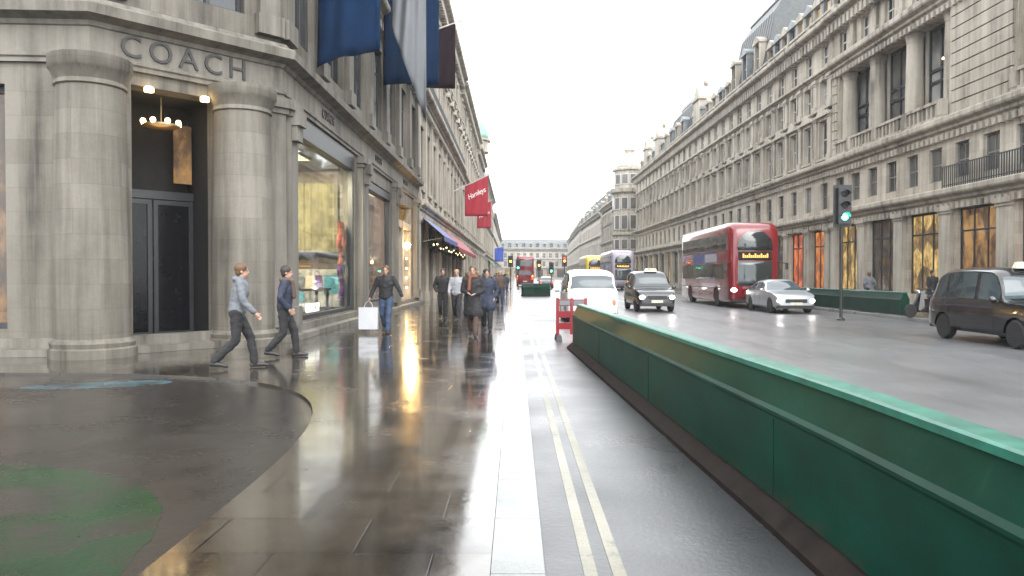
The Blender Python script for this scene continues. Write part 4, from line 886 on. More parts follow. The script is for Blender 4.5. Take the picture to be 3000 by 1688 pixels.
# ------------------------------------------------------------------ barriers
def extrude_path(mb, pts, prof):
    n = len(pts); k = len(prof); vs = []
    for i, p in enumerate(pts):
        a = Vector(pts[max(0, i-1)]); b = Vector(pts[min(n-1, i+1)]); d = (b-a).normalized(); nn = Vector((-d.y, d.x))
        for o, z in prof: vs.append((p[0]+nn.x*o, p[1]+nn.y*o, z))
    mb.add(vs, [(i*k+j, i*k+(j+1) % k, (i+1)*k+(j+1) % k, (i+1)*k+j) for i in range(n-1) for j in range(k)]+[tuple(range(k)), tuple(range((n-1)*k, n*k))[::-1]])
def bx_(y):   # face line of the lane barrier
    return 1.80 if y < 4.5 else 1.80-(y-4.5)*(.50/12.8)
def barrier(label, path, name='plastic_barrier', seam=2.0, base=True):
    t = thing(name, label, 'barrier', (*path[0], RZ)); L = 0
    B = RZ
    m = MB(); extrude_path(m, path, [(.0, B+.14), (.0, B+.70), (.012, B+.72), (.012, B+.74), (-.015, B+.765), (-.10, B+.96), (-.24, B+.96), (-.31, B+.765), (-.34, B+.70), (-.34, B+.14)]); m.build('panel', 'barrier_green', t)
    m = MB(); extrude_path(m, path, [(-.085, B+.962), (-.085, B+1.0), (-.10, B+1.012), (-.24, B+1.012), (-.255, B+1.0), (-.255, B+.962)]); m.build('top_rim', 'barrier_lit_rim', t)
    m = MB(); extrude_path(m, path, [(.13, B+.004), (.13, B+.05), (.02, B+.136), (-.36, B+.136), (-.44, B+.05), (-.44, B+.004)]); m.build('base', 'barrier_base', t)
    return t
pts = [(bx_(y), y) for y in [-3, -1, 1, 3, 4.2, 5, 6, 8, 10, 12, 14, 15.5, 17.2]]
Bt = barrier('long dark green barrier with pale rim dividing the near lane from the road', pts)
for y in [1.2, 5.2, 9.2, 13.2]:
    x = bx_(y); m = MB(); m.box(x-.005, x+.1, y-.006, y+.006, RZ+.145, RZ+.69); m.build('seam', 'barrier_green', Bt)
barrier('green barrier across the lane in front of the distant red bus', [(.5, 60), (1.5, 60.3), (2.8, 60.1)], 'plastic_barrier')
t = barrier('green barrier along the right kerb behind the silver car', [(15.3, 41), (15.3, 38), (15.35, 34), (15.3, 29.5)])
# red end barrier with black feet
t = thing('red_barrier', 'red plastic barrier with black feet at the end of the green barrier', 'barrier', (1.45, 19.5, RZ))
m = MB()
for z in (.28, .58, .88): m.box(1.05, 1.85, 19.42, 19.5, RZ+z, RZ+z+.17)
for x in (1.05, 1.77, 1.41): m.box(x, x+.08, 19.40, 19.52, RZ+.15, RZ+1.08)
m.build('panel', 'paint_red', t)
m = MB(); m.box(1.14, 1.40, 19.395, 19.415, RZ+.9, RZ+1.02); m.box(1.5, 1.76, 19.395, 19.415, RZ+.9, RZ+1.02); m.build('reflective_strip', 'cloth_pale', t)
for x in (1.03, 1.71):
    m = MB(); m.hexa([(x, 19.0, RZ+.002), (x+.16, 19.0, RZ+.002), (x+.16, 19.9, RZ+.002), (x, 19.9, RZ+.002), (x+.02, 19.1, RZ+.14), (x+.14, 19.1, RZ+.14), (x+.14, 19.8, RZ+.14), (x+.02, 19.8, RZ+.14)]); m.build('foot', 'rubber', t)

# ------------------------------------------------------------------ traffic signals
def signal(label, x, y, ground, ht, on, group='traffic lights', s=1.0):
    t = thing('traffic_light', label, 'traffic light', (x, y, ground), group=group); B = ground
    m = MB(); m.tube((x, y, B), (x, y, B+ht), .057, n=12); m.lathe((x, y, B), [(.14, 0), (.14, .05), (.06, .12)], 14); m.ball((x, y, B+ht), .06, 10, 6); m.build('pole', 'iron', t)
    zc = B+ht-.55
    m = MB(); m.box(x-.19*s, x+.19*s, y-.28, y-.07, zc-.55*s, zc+.55*s); m.box(x-.03, x+.03, y-.07, y, zc-.3, zc-.25); m.box(x-.03, x+.03, y-.07, y, zc+.25, zc+.3); h = m.build('housing', 'iron', t)
    m = MB(); m.box(x-.28*s, x+.28*s, y-.069, y-.055, zc-.64*s, zc+.64*s); m.build('backboard', 'iron', t)
    for k, (c_, lm) in enumerate((('red_lamp', 'lamp_red'), ('amber_lamp', 'lamp_amber'), ('green_lamp', 'lamp_green'))):
        z = zc+(.34-.34*k)*s; m = MB(); m.lathe((x, y-.285, z), [(.105*s, 0), (.105*s, .004), (.06*s, -.012), (.0, -.02)], 18, ax='y'); m.build(c_, lm if c_[0] in on else 'interior_dark', h)
        m = MB(); n = 10
        vs = [(x+.125*s*math.cos(math.pi*q/n), yy, z+.125*s*math.sin(math.pi*q/n)) for yy in (y-.28, y-.44) for q in range(n+1)]; m.add(vs, [(q, q+1, q+n+2, q+n+1) for q in range(n)]); m.build('visor', 'iron', h)
signal('black signal on a tall post showing green, before the right side columns', 12.0, 28, RZ, 4.75, 'g', s=1.2)
signal('distant signal lit amber left of the far red bus', -.5, 84, 0, 3.6, 'a'); signal('distant green signal beside the far red bus, left one', .35, 88, RZ, 3.4, 'g')
signal('distant amber signal just right of the far red bus', 2.9, 92, RZ, 3.4, 'a'); signal('distant green signal between the far red bus and the tall white car', 4.1, 86, RZ, 3.0, 'g')
signal('distant amber and red signal above the tall white car roof', 5.6, 86, RZ, 3.8, 'ra')

# ------------------------------------------------------------------ vehicles
def catmull(rows, sub):
    out = []; n = len(rows)
    for i in range(n-1):
        p0, p1, p2, p3 = rows[max(0, i-1)], rows[i], rows[i+1], rows[min(n-1, i+2)]
        for k in range(sub):
            t = k/sub; out.append(tuple(.5*((2*b)+(c-a)*t+(2*a-5*b+4*c-d)*t*t+(-a+3*b-3*c+d)*t**3) for a, b, c, d in zip(p0, p1, p2, p3)))
    out.append(rows[-1]); return out
def section(st):
    y, w_, zb, zbelt, zr, tum = st
    cab = max(0, zr-zbelt); k = min(1, cab/.35)
    we = w_-tum*k; # roof edge half width
    pts = [(w_*.86, zb), (w_*.985, zb+.10), (w_, zb+(zbelt-zb)*.5), (w_*.985, zbelt-.05), (w_*.965, zbelt)]
    ze = zr-.09*k-.012
    pts += [(w_*.965+(we-w_*.965)*.5, zbelt+(ze-zbelt)*.5), (we, ze), (we-.05-.03*k, ze+(zr-ze)*.55), (we*.62, zr-.006), (we*.3, zr), (0, zr)]
    return [(x, y, z) for x, z in pts]
def patch(stations, j0, j1, r0, r1, off=.006, inset=.1, nj=8, nr=5, side=1):
    """surface patch between stations index (float) j0..j1 and rows r0..r1 offset outward"""
    S = [section(s_) for s_ in stations]
    def ev(j, r):
        a = int(min(j, len(S)-1.001)); f = j-a; b = int(min(r, len(S[0])-1.001)); g = r-b
        P = [Vector(S[a+p][b+q]) for p in (0, 1) for q in (0, 1)]; return (P[0]*(1-g)+P[1]*g)*(1-f)+(P[2]*(1-g)+P[3]*g)*f
    vs = []; e = .01
    for i in range(nj+1):
        for k in range(nr+1):
            j = j0+(j1-j0)*i/nj; r = r0+(r1-r0)*k/nr; p = ev(j, r); du = ev(min(j+e, len(S)-1), r)-ev(max(j-e, 0), r); dv = ev(j, min(r+e, 10))-ev(j, max(r-e, 0)); n_ = dv.cross(du)
            n_ = n_.normalized() if n_.length > 1e-9 else Vector((0, 0, 1))
            c = Vector((0, p.y, .9))
            if n_.dot(p-c) < 0: n_ = -n_
            q = p+n_*off; vs.append((q.x*side, q.y, q.z))
    fs = [(i*(nr+1)+k, i*(nr+1)+k+1, (i+1)*(nr+1)+k+1, (i+1)*(nr+1)+k) for i in range(nj) for k in range(nr)]
    return vs, fs
def boolean_cut(o, cutters):
    for c in cutters:
        md = o.modifiers.new('cut', 'BOOLEAN'); md.operation = 'DIFFERENCE'; md.object = c; md.solver = 'EXACT'
    bpy.context.view_layer.update(); me = evalmesh(o); o.modifiers.clear(); o.data = me
    for c in cutters: bpy.data.objects.remove(c)
def wheel(t, x, y, r, wd, sgn, dark=False):
    m = MB(); m.lathe((x, y, r), [(r*.62, -wd/2), (r*.9, -wd/2), (r, -wd*.32), (r, wd*.32), (r*.9, wd/2), (r*.62, wd/2)], 28, ax='x'); o = lbuild(m, 'wheel', 'tyre', t)
    m = MB(); f = sgn*(wd/2-.03); m.lathe((x, y, r), [(r*.63, f-.02*sgn), (r*.62, f+.015*sgn), (r*.52, f), (r*.5, f-.03*sgn)], 24, ax='x')
    for k in range(7):
        a = k*2*math.pi/7; c, s_ = math.cos(a), math.sin(a); p = Vector((x+f-.015*sgn, y, r)); m.tube(p+Vector((0, c*r*.08, s_*r*.08)), p+Vector((0, c*r*.56, s_*r*.56)), r*.09, r*.07, 6)
    m.lathe((x, y, r), [(r*.15, f-.03*sgn), (r*.15, f+.01*sgn), (.0, f+.015*sgn)], 12, ax='x'); rm = lbuild(m, 'rim', 'iron' if dark else 'chrome', o)
def car(name, label, cat, loc, rz, paint, rows, L, wheels, glass, wind, rear, kind='car', head=True, tail=True, stripe=None, group=None):
    """rows: (y,halfwidth,zb,zbelt,zroof,tumble) from rear to front"""
    t = thing(name, label, cat, loc, rz, group)
    st = catmull(rows, 4); S = [section(s_) for s_ in st]; k = len(S[0]); m = MB(); vs = []
    for s_ in S: vs += s_+[(-x, y, z) for x, y, z in s_[:-1]][::-1]
    K = 2*k-1; n = len(S)
    m.add(vs, [(i*K+j, i*K+(j+1) % K, (i+1)*K+(j+1) % K, (i+1)*K+j) for i in range(n-1) for j in range(K)]+[tuple(range(K))[::-1], tuple(range((n-1)*K, n*K))])
    b = lbuild(m, 'body', paint, t, True)
    cut = []
    for (wy, wr) in wheels:
        c = MB(); c.tube((-1.3, wy, wr*1.0), (1.3, wy, wr*1.0), wr*1.16, n=28); co = lbuild(c, 'cutter', 'tyre', None); cut.append(co)
    b.parent = None; boolean_cut(b, cut); b.parent = t; b.data.materials.clear(); b.data.materials.append(MAT[paint]); b.data.shade_smooth(); b.data.set_sharp_from_angle(angle=R(38))
    W = max(r[1] for r in rows); zb = min(r[2] for r in rows)
    m = MB(); m.box(-W*.72, W*.72, rows[1][0]+.2, rows[-2][0]-.2, zb+.02, zb+.35); lbuild(m, 'underbody', 'tyre', t)
    for (wy, wr) in wheels:
        for sg_ in (-1, 1): wheel(t, sg_*(W-.13), wy, wr, .22, sg_)
    q = 4
    for (j0, j1) in glass:
        for sd in (-1, 1): m = MB(); m.add(*patch(st, j0*q, j1*q, 4.12, 6.0-.1, side=sd)); lbuild(m, 'side_window', 'car_glass', t, True)
    for nm, (j0, j1) in (('windscreen', wind), ('rear_window', rear)):
        m = MB()
        for sd in (-1, 1): v, f = patch(st, j0*q, j1*q, 6.9, 10, side=sd, off=.008); m.add(v, f)
        lbuild(m, nm, 'car_glass', t, True)
    yf, yr = rows[-1][0], rows[0][0]; zh = (rows[-1][3]+rows[-2][3])/2-.12
    fy = rows[-2][0]; fw = rows[-2][1]
    for sd in (-1, 1):
        m = MB(); m.ball((sd*(fw-.16), yf-.035, zh), (.13, .07, .09), 14, 8); lbuild(m, 'headlight', 'lamp_white' if head else 'chrome', t, True)
        m = MB(); m.ball((sd*(rows[1][1]-.12), yr+.03, rows[1][3]-.2), (.07, .06, .12), 12, 8); lbuild(m, 'tail_light', 'lamp_red' if tail else 'paint_red', t, True)
        m = MB(); wy = rows[wind_row(rows)][0]; m.ball((sd*(W+.13), wy-.15, rows[wind_row(rows)][3]+.08), (.10, .06, .08), 10, 8); m.tube((sd*(W-.06), wy-.15, rows[wind_row(rows)][3]+.02), (sd*(W+.1), wy-.15, rows[wind_row(rows)][3]+.05), .02, n=6); lbuild(m, 'wing_mirror', paint, t, True)
    for sd in (-1, 1):
        for jj in sorted({glass[0][0], glass[0][1]+.07, glass[-1][1]-.35}):
            m = MB(); m.add(*patch(st, jj*q-.05, jj*q+.05, 1.0, 4.1, side=sd, off=.003, nj=1, nr=8)); lbuild(m, 'door_gap', 'rubber', t)
        m = MB(); m.add(*patch(st, (glass[0][1]-.35)*q, (glass[0][1]-.1)*q, 3.2, 3.5, side=sd, off=.022, nj=2, nr=1)); lbuild(m, 'door_handle', 'chrome' if paint == 'paint_silver' else 'rubber', t)
    m = MB(); m.box(-fw*.55, fw*.55, yf-.03, yf+.02, zh-.09, zh+.07)
    for i in range(4): m.box(-fw*.5, fw*.5, yf+.02, yf+.03, zh-.07+i*.035, zh-.055+i*.035)
    lbuild(m, 'grille', 'iron', t)
    for y_, nm in ((yf+.012, 'front_plate'), (yr-.012, 'rear_plate')):
        m = MB(); m.box(-.26, .26, y_-.012, y_+.012, zb+.18, zb+.29); lbuild(m, nm, 'plate', t)
    for y_, s_ in ((yf, -1), (yr, 1)):
        m = MB(); m.box(-fw*.93, fw*.93, y_+s_*.12-.13, y_+s_*.12+.13, zb+.02, zb+.16); lbuild(m, 'bumper', 'rubber', t)
    if stripe:
        for sd in (-1, 1): m = MB(); v, f = patch(st, 1.3*q, (len(rows)-2.4)*q, 1.5, 2.1, side=sd, off=.005, nj=24); m.add(v, f); lbuild(m, 'stripe', stripe, t, True)
    if kind == 'cab':
        zr = max(r[4] for r in rows); yy = rows[wind_row(rows)][0]-.55; m = MB(); m.hexa([(-.3, yy-.08, zr-.03), (.3, yy-.08, zr-.03), (.3, yy+.08, zr-.03), (-.3, yy+.08, zr-.03), (-.25, yy-.05, zr+.12), (.25, yy-.05, zr+.12), (.25, yy+.05, zr+.12), (-.25, yy+.05, zr+.12)]); o = lbuild(m, 'roof_sign', 'plate', t)
        for sg_, a in ((1, 180), (-1, 0)):
            me = text_mesh('TAXI', .12, depth=.004); me.materials.clear(); me.materials.append(MAT['letter_dark']); x = bpy.data.objects.new('lettering', me); col.objects.link(x); x.parent = o; x.location = (0, yy+sg_*.075, zr+.045); x.rotation_euler = (R(90), 0, R(a))
    return t
def wind_row(rows):   # row at the foot of the windscreen
    for i in range(len(rows)-1, 0, -1):
        if rows[i][4]-rows[i][3] < .12 and rows[i-1][4]-rows[i-1][3] > .3: return i
    return len(rows)-3
CAB = [(-2.28, .70, .38, .72, .74, .0), (-2.22, .82, .30, .95, .98, .0), (-2.05, .87, .27, 1.04, 1.30, .10), (-1.75, .89, .25, 1.06, 1.72, .14), (-1.1, .90, .25, 1.06, 1.85, .15), (0, .90, .25, 1.04, 1.86, .15), (.62, .90, .25, 1.03, 1.74, .14), (1.05, .89, .25, 1.02, 1.10, .05), (1.6, .87, .25, .99, 1.03, .0), (2.1, .82, .27, .90, .93, .0), (2.28, .70, .34, .68, .70, .0)]
SAL = [(-2.3, .72, .36, .74, .76, .0), (-2.2, .84, .28, .90, .93, .0), (-1.75, .89, .22, .95, 1.02, .04), (-1.2, .90, .20, .95, 1.36, .18), (-.5, .91, .20, .94, 1.46, .22), (.15, .91, .20, .93, 1.43, .22), (.95, .90, .20, .92, .98, .06), (1.5, .88, .20, .86, .91, .0), (2.0, .84, .22, .76, .80, .0), (2.2, .72, .30, .60, .62, .0)]
def cab(label, loc, rz, paint, name='taxi', kind='cab', **k): return car(name, label, name, loc, rz, paint, CAB, 4.56, ((-1.45, .33), (1.42, .33)), ((2.25, 3.7), (3.85, 4.9), (5.05, 6.5)), (6.15, 6.95), (1.8, 2.8), kind, **k)
def saloon(label, loc, rz, paint, **k): return car('car', label, 'car', loc, rz, paint, SAL, 4.5, ((-1.35, .32), (1.38, .32)), ((2.3, 3.75), (3.9, 5.3)), (5.1, 5.95), (2.1, 2.95), **k)
cab('tall white car seen from behind beyond the end of the green barrier', (2.60, 27.6, RZ), 0, 'paint_white', 'car', 'car', head=False)
cab('black cab with a dull gold stripe and lit headlights, left of the silver car', (6.35, 36.2, RZ), R(180), 'paint_black', stripe='stripe_gold', tail=False)
saloon('silver car with bright headlights in front of the red bus', (12.1, 34.9, RZ), R(180), 'paint_silver', tail=False)
cab('large black cab at the right edge of the view', (12.15, 18.6, RZ), R(180), 'paint_black', tail=False, head=False)
saloon('pale distant car on the road between the far red bus and the tall white car', (5.0, 66, RZ), R(180), 'paint_silver', tail=False)
saloon('distant dark car following the pale car in the middle of the road', (6.6, 74, RZ), R(180), 'paint_black', tail=False)
saloon('distant red tailed black car waiting beside the far red bus', (3.9, 96, RZ), 0, 'paint_black', head=False)

def bus(label, loc, rz, paint, rear_view=False, detail=True, sign=True, ad=True):
    t = thing('double_decker_bus', label, 'bus', loc, rz); L, W, H = 11.2, 1.26, 4.38; m = MB()
    def sec(y, ins, top, zb=.30):
        w_ = W-ins; pts = []
        for (x, z) in ((w_-.08, zb), (w_, zb+.12), (w_, 2.2), (w_, top-.42), (w_-.06, top-.16), (w_-.22, top-.03), (w_-.45, top), (0, top)): pts.append((x, y, z))
        return pts
    f = L/2; S = [sec(-f, .10, H-.35, .40), sec(-f+.10, .03, H-.10), sec(-f+.35, 0, H), sec(f-1.1, 0, H), sec(f-.5, .015, H-.06), sec(f-.18, .05, H-.22), sec(f-.05, .11, H-.42), sec(f, .22, H-.72, .40)]
    vs = []
    for s_ in S: vs += s_+[(-x, y, z) for x, y, z in s_[:-1]][::-1]
    K = 15; n = len(S); m.add(vs, [(i*K+j, i*K+(j+1) % K, (i+1)*K+(j+1) % K, (i+1)*K+j) for i in range(n-1) for j in range(K)]+[tuple(range(K))[::-1], tuple(range((n-1)*K, n*K))])
    b = lbuild(m, 'body', paint, t); cut = []
    for wy in (-f+2.6, f-2.6):
        c = MB(); c.tube((-1.6, wy, .5), (1.6, wy, .5), .58, n=28); cut.append(lbuild(c, 'cutter', 'tyre', None))
    b.parent = None; boolean_cut(b, cut); b.parent = t; b.data.materials.clear(); b.data.materials.append(MAT[paint]); b.data.shade_smooth(); b.data.set_sharp_from_angle(angle=R(50))
    m = MB(); m.box(-W*.8, W*.8, -f+.6, f-.6, .25, .9); lbuild(m, 'underbody', 'tyre', t)
    for wy in (-f+2.6, f-2.6):
        for sg_ in (-1, 1): wheel(t, sg_*(W-.17), wy, .48, .28, sg_, True)
    for sd in (-1, 1):
        for z0, z1, y0, y1 in ((1.45, 2.25, -f+.5, f-1.0), (2.98, 3.78, -f+.45, f-.62)):
            k = 7; bw = (y1-y0)/k
            for i in range(k):
                m = MB(); m.box(sd*(W-.03), sd*(W+.006), y0+i*bw+.05, y0+(i+1)*bw-.05, z0, z1); lbuild(m, 'side_window', 'bus_glass', t)
        m = MB(); m.box(sd*(W-.03), sd*(W+.004), -f+.48, f-.6, 2.90, 2.945); m.box(sd*(W-.03), sd*(W+.004), -f+.5, f-.6, .98, 1.02); lbuild(m, 'trim_line', 'iron', t)
        if ad:
            m = MB(); m.box(sd*(W-.03), sd*(W+.009), -2.2, 3.2, 2.33, 2.86); a = lbuild(m, 'advert_panel', 'ad_blue', t)
            m = MB(); m.box(sd*(W-.02), sd*(W+.012), .6, 3.1, 2.38, 2.81); lbuild(m, 'advert_image', 'ad_pale', a)
        m = MB(); m.ball((sd*(W-.22), f-.02, .92), (.15, .07, .10), 14, 8); lbuild(m, 'headlight', 'lamp_white' if not rear_view else 'chrome', t, True)
        m = MB(); m.ball((sd*(W-.2), -f-.005, 1.15), (.08, .05, .15), 12, 8); lbuild(m, 'tail_light', 'lamp_red', t, True)
        m = MB(); m.ball((sd*(W-.2), -f-.005, 1.5), (.07, .05, .08), 12, 8); lbuild(m, 'indicator', 'lamp_amber' if rear_view else 'lamp_orange', t, True)
        m = MB(); m.tube((sd*(W-.1), f-.2, 2.35), (sd*(W+.28), f+.15, 2.25), .025, n=8); m.box(sd*(W+.28)-.06, sd*(W+.28)+.06, f+.12, f+.2, 1.95, 2.28); lbuild(m, 'wing_mirror', 'iron', t)
    def curved(y_at, z0, z1, wd, off, n_=12, rows=6, lean=0):
        vs = []
        for j in range(rows+1):
            z = z0+(z1-z0)*j/rows
            for i in range(n_+1):
                u_ = -1+2*i/n_; x = u_*wd; d = .30*abs(x/W)**3.2+lean*max(0, (z-3.1))**2
                vs.append((x, y_at-d+off, z))
        m = MB(); m.add(vs, [(j*(n_+1)+i, j*(n_+1)+i+1, (j+1)*(n_+1)+i+1, (j+1)*(n_+1)+i) for j in range(rows) for i in range(n_)])
        return m
    def glass(nm, mm, mat):
        o = lbuild(mm, nm, mat, t, True); md = o.modifiers.new('thickness', 'SOLIDIFY'); md.thickness = .03; return o
    glass('front_panel', curved(f, .45, 3.95, W-.02, .035, lean=.22), paint)
    glass('upper_windscreen', curved(f, 2.92, 4.0, W-.07, .10, lean=.22), 'bus_glass')
    glass('windscreen', curved(f, 1.15, 2.35, W-.07, .09), 'bus_glass')
    glass('destination_box', curved(f, 2.42, 2.85, W-.25, .085), 'interior_dark')
    m = MB(); 
    rnd = random.Random(5)
    for i in range(13): m.box(-.62+i*.1, -.62+i*.1+.06, f+.088, f+.098, 2.54, 2.54+.12+.08*(i % 3 == 0))
    if sign: lbuild(m, 'lit_sign_dots', 'display_amber', t)
    # rear
    m = MB(); m.box(-W+.25, W-.25, -f-.02, -f+.02, 3.0, 3.8); lbuild(m, 'rear_window', 'bus_glass', t)
    m = MB(); m.box(-W+.35, W-.35, -f-.02, -f+.02, 1.7, 2.3); lbuild(m, 'rear_lower_window', 'bus_glass', t)
    m = MB(); m.box(-.3, .3, -f-.03, -f+.02, .7, .82); lbuild(m, 'rear_plate', 'plate', t)
    m = MB(); m.box(-W+.1, W-.1, f-.3, f+.05, .32, .47); lbuild(m, 'bumper', 'rubber', t); m = MB(); m.box(-W+.12, W-.12, -f-.04, -f+.2, .32, .47); lbuild(m, 'bumper', 'rubber', t)
    return t
bus('red double decker bus coming towards us behind the silver car', (12.05, 43.8, RZ), R(180), 'paint_red')
bus('distant red double decker bus seen from behind in the near lane', (1.45, 115, RZ), 0, 'paint_red', rear_view=True, ad=False)
bus('yellow double decker bus in the distance above the tall white car', (11.0, 110, RZ), R(180), 'paint_yellow')
bus('pale lilac grey double decker bus between the yellow bus and the black cab', (11.7, 88, RZ), R(180), 'paint_lilac')

# parked motor scooter by the right pavement
t = thing('motor_scooter', 'dark parked motor scooter at the right kerb beside the green barrier', 'scooter', (14.9, 27.6, .0), R(100))
m = MB()
for y in (-.62, .62): m.lathe((0, y, .25), [(.16, -.05), (.24, -.04), (.25, 0), (.24, .04), (.16, .05)], 20, ax='x')
m2 = MB()
for y in (-.62, .62):
    m2 = MB(); m2.lathe((0, y, .25), [(.12, -.05), (.24, -.045), (.25, 0), (.24, .045), (.12, .05)], 20, ax='x'); lbuild(m2, 'wheel', 'tyre', t)
m = MB(); m.hexa([(-.14, -.75, .35), (.14, -.75, .35), (.16, -.1, .28), (-.16, -.1, .28), (-.11, -.85, .72), (.11, -.85, .72), (.15, -.05, .68), (-.15, -.05, .68)]); m.hexa([(-.15, -.1, .22), (.15, -.1, .22), (.15, .35, .22), (-.15, .35, .22), (-.15, -.1, .32), (.15, -.1, .32), (.15, .35, .32), (-.15, .35, .32)]); m.hexa([(-.17, .30, .28), (.17, .30, .28), (.14, .40, .28), (-.14, .40, .28), (-.17, .14, .95), (.17, .14, .95), (.10, .26, .98), (-.10, .26, .98)]); lbuild(m, 'body', 'paint_black', t)
m = MB(); m.ball((0, -.42, .76), (.15, .38, .07), 14, 8); lbuild(m, 'seat', 'rubber', t, True)
m = MB(); m.tube((0, .62, .25), (0, .2, 1.02), .035, n=8); m.tube((-.32, .12, 1.05), (.32, .12, 1.05), .02, n=8); lbuild(m, 'handlebar', 'iron', t)
m = MB(); m.ball((0, .3, .92), (.09, .06, .09), 12, 8); lbuild(m, 'headlight', 'chrome', t, True)

# ------------------------------------------------------------------ people
def remesh(mb, voxel, smooth_it=2, fold=0):
    me = bpy.data.meshes.new('tmp'); me.from_pydata(mb.v, [], mb.f); bm = bmesh.new(); bm.from_mesh(me); bmesh.ops.recalc_face_normals(bm, faces=bm.faces); bm.to_mesh(me); bm.free()
    o = bpy.data.objects.new('tmp', me); col.objects.link(o); md = o.modifiers.new('r', 'REMESH'); md.mode = 'VOXEL'; md.voxel_size = voxel; md.use_smooth_shade = True
    sm = o.modifiers.new('s', 'SMOOTH'); sm.factor = .5; sm.iterations = smooth_it
    bpy.context.view_layer.update(); r = evalmesh(o); bpy.data.objects.remove(o)
    if fold:
        from mathutils import noise as mn
        ns_ = [v.normal.copy() for v in r.vertices]
        for v, n_ in zip(r.vertices, ns_):
            p = v.co; f = mn.noise(Vector((p.x*7, p.y*7, p.z*15)))+.6*mn.noise(Vector((p.x*16+5, p.y*16, p.z*30))); v.co = p+n_*f*fold
    return r
def limb(mb, pts, rad, n=12):
    for (a, b), (ra, rb) in zip(zip(pts[:-1], pts[1:]), zip(rad[:-1], rad[1:])): mb.tube(a, b, ra, rb, n); 
    for p, r in zip(pts, rad): mb.ball(p, r*.995, n, 8)
def person(label, loc, rz, top, legs, hair='hair_dark', H=1.75, stride=.30, arms='walk', coat=0, voxel=.022, shoes='shoe', bag=None, lean=.03, hood=False, scarf=None, woman=False, backpack=None, group=None, face=True, longhair=False, turn=0):
    """local: faces +Y, x right, z up; heights scaled by H/1.75"""
    k = H/1.75; t = thing('person', label, 'person', loc, rz, group); V = lambda x, y, z: Vector((x*k, y*k, z*k))
    sw = .175 if woman else .195; hw = .095
    hip = [V(-hw, 0, .93), V(hw, 0, .93)]; s_ = stride
    # left leg forward, right leg trailing
    kn = [V(-hw, s_*.55+.03, .50), V(hw, -s_*.20+.05, .49)]
    an = [V(-hw+.01, s_*.85, .085), V(hw-.01, -s_*1.0-.02, .14 if s_ > .1 else .085)]
    if s_ <= .1: an[1] = V(hw-.01, 0, .085)
    toe = [an[0]+V(-.015, .17, -.05), an[1]+V(.015, .16, -.085 if s_ > .1 else -.05)]
    for q in (0, 1): toe[q].z = max(toe[q].z, .032*k)
    drop = .03*s_/.3
    sh = [V(-sw, lean, 1.43), V(sw, lean, 1.43)]; nk = V(0, lean, 1.47); hd = V(0, lean+.02, 1.635)
    A = {'walk': ([V(-sw-.07, lean-.10, 1.15), V(sw+.07, lean+.04, 1.15)], [V(-sw-.06, lean-.06-.02, .91), V(sw+.05, lean+.22, .95)]),
         'out': ([V(-sw-.14, lean, 1.18), V(sw+.12, lean-.02, 1.17)], [V(-sw-.24, lean+.04, .96), V(sw+.20, lean+.08, .94)]),
         'front': ([V(-sw-.07, lean-.02, 1.15), V(sw+.07, lean-.02, 1.15)], [V(-.09, lean+.25, 1.08), V(.10, lean+.24, 1.10)]),
         'pocket': ([V(-sw-.11, lean-.08, 1.16), V(sw+.11, lean-.08, 1.16)], [V(-sw-.02, lean+.06, .95), V(sw+.02, lean+.06, .95)]),
         'phone': ([V(-sw-.07, lean-.04, 1.15), V(sw+.06, lean+.03, 1.14)], [V(-sw-.05, lean+.02, .90), V(.10, lean+.25, 1.27)])}[arms]
    el, wr = A
    b = MB()
    # torso, neck
    limb(b, [V(0, 0, .96), V(0, lean*.4, 1.08), V(0, lean*.8, 1.25), V(0, lean, 1.36)], [.115*k, .108*k, .125*k, .12*k])
    for q in (-1, 1):
        limb(b, [V(q*.06, 0, .95), V(q*.055, lean*.4, 1.1), V(q*.08, lean*.9, 1.30), V(q*.10, lean, 1.40)], [.095*k, .085*k, .095*k, .07*k])
    limb(b, [V(0, lean, 1.42), V(0, lean+.012, 1.56)], [.065*k, .052*k])
    rotz = Matrix.Rotation(turn, 3, 'Z')
    def hp(x, y, z): return hd+rotz @ Vector((x*k, y*k, z*k))
    b.ball(hp(0, -.005, .035), (.076*k, .096*k, .098*k), 16, 12, rotz); b.ball(hp(0, .022, -.045), (.058*k, .070*k, .070*k), 14, 10, rotz)
    b.ball(hp(0, .045, -.088), (.028*k, .028*k, .022*k), 10, 8); b.hexa([hp(-.016, .08, -.03), hp(.016, .08, -.03), hp(.014, .118, -.028), hp(-.014, .118, -.028), hp(-.007, .08, .03), hp(.007, .08, .03), hp(.006, .096, .03), hp(-.006, .096, .03)])
    b.ball(hp(0, .088, -.058), (.022*k, .012*k, .010*k), 8, 6)
    for q in (-1, 1): b.ball(hp(q*.078, -.008, -.005), (.010*k, .020*k, .032*k), 8, 8)
    for q in (0, 1):
        sg_ = -1 if q == 0 else 1
        limb(b, [hip[q], kn[q], an[q]], [.088*k, .055*k, .038*k]); b.ball(an[q].lerp(kn[q], .65)+V(0, -.015, 0), .055*k, 10, 8)
        limb(b, [an[q]+V(0, -.04, -.035), toe[q]], [.036*k, .028*k])
        limb(b, [sh[q], el[q], wr[q]], [.055*k, .040*k, .027*k])
        # palm, four fingers, thumb
        d = (wr[q]-el[q]).normalized(); pc = wr[q]+d*.045*k; side = d.cross(Vector((0, 1, 0)));
        if side.length < .2: side = Vector((1, 0, 0))
        side.normalize(); fw = side.cross(d).normalized()
        if fw.y < 0: fw = -fw
        limb(b, [wr[q], wr[q]+d*.08*k], [.024*k, .027*k])
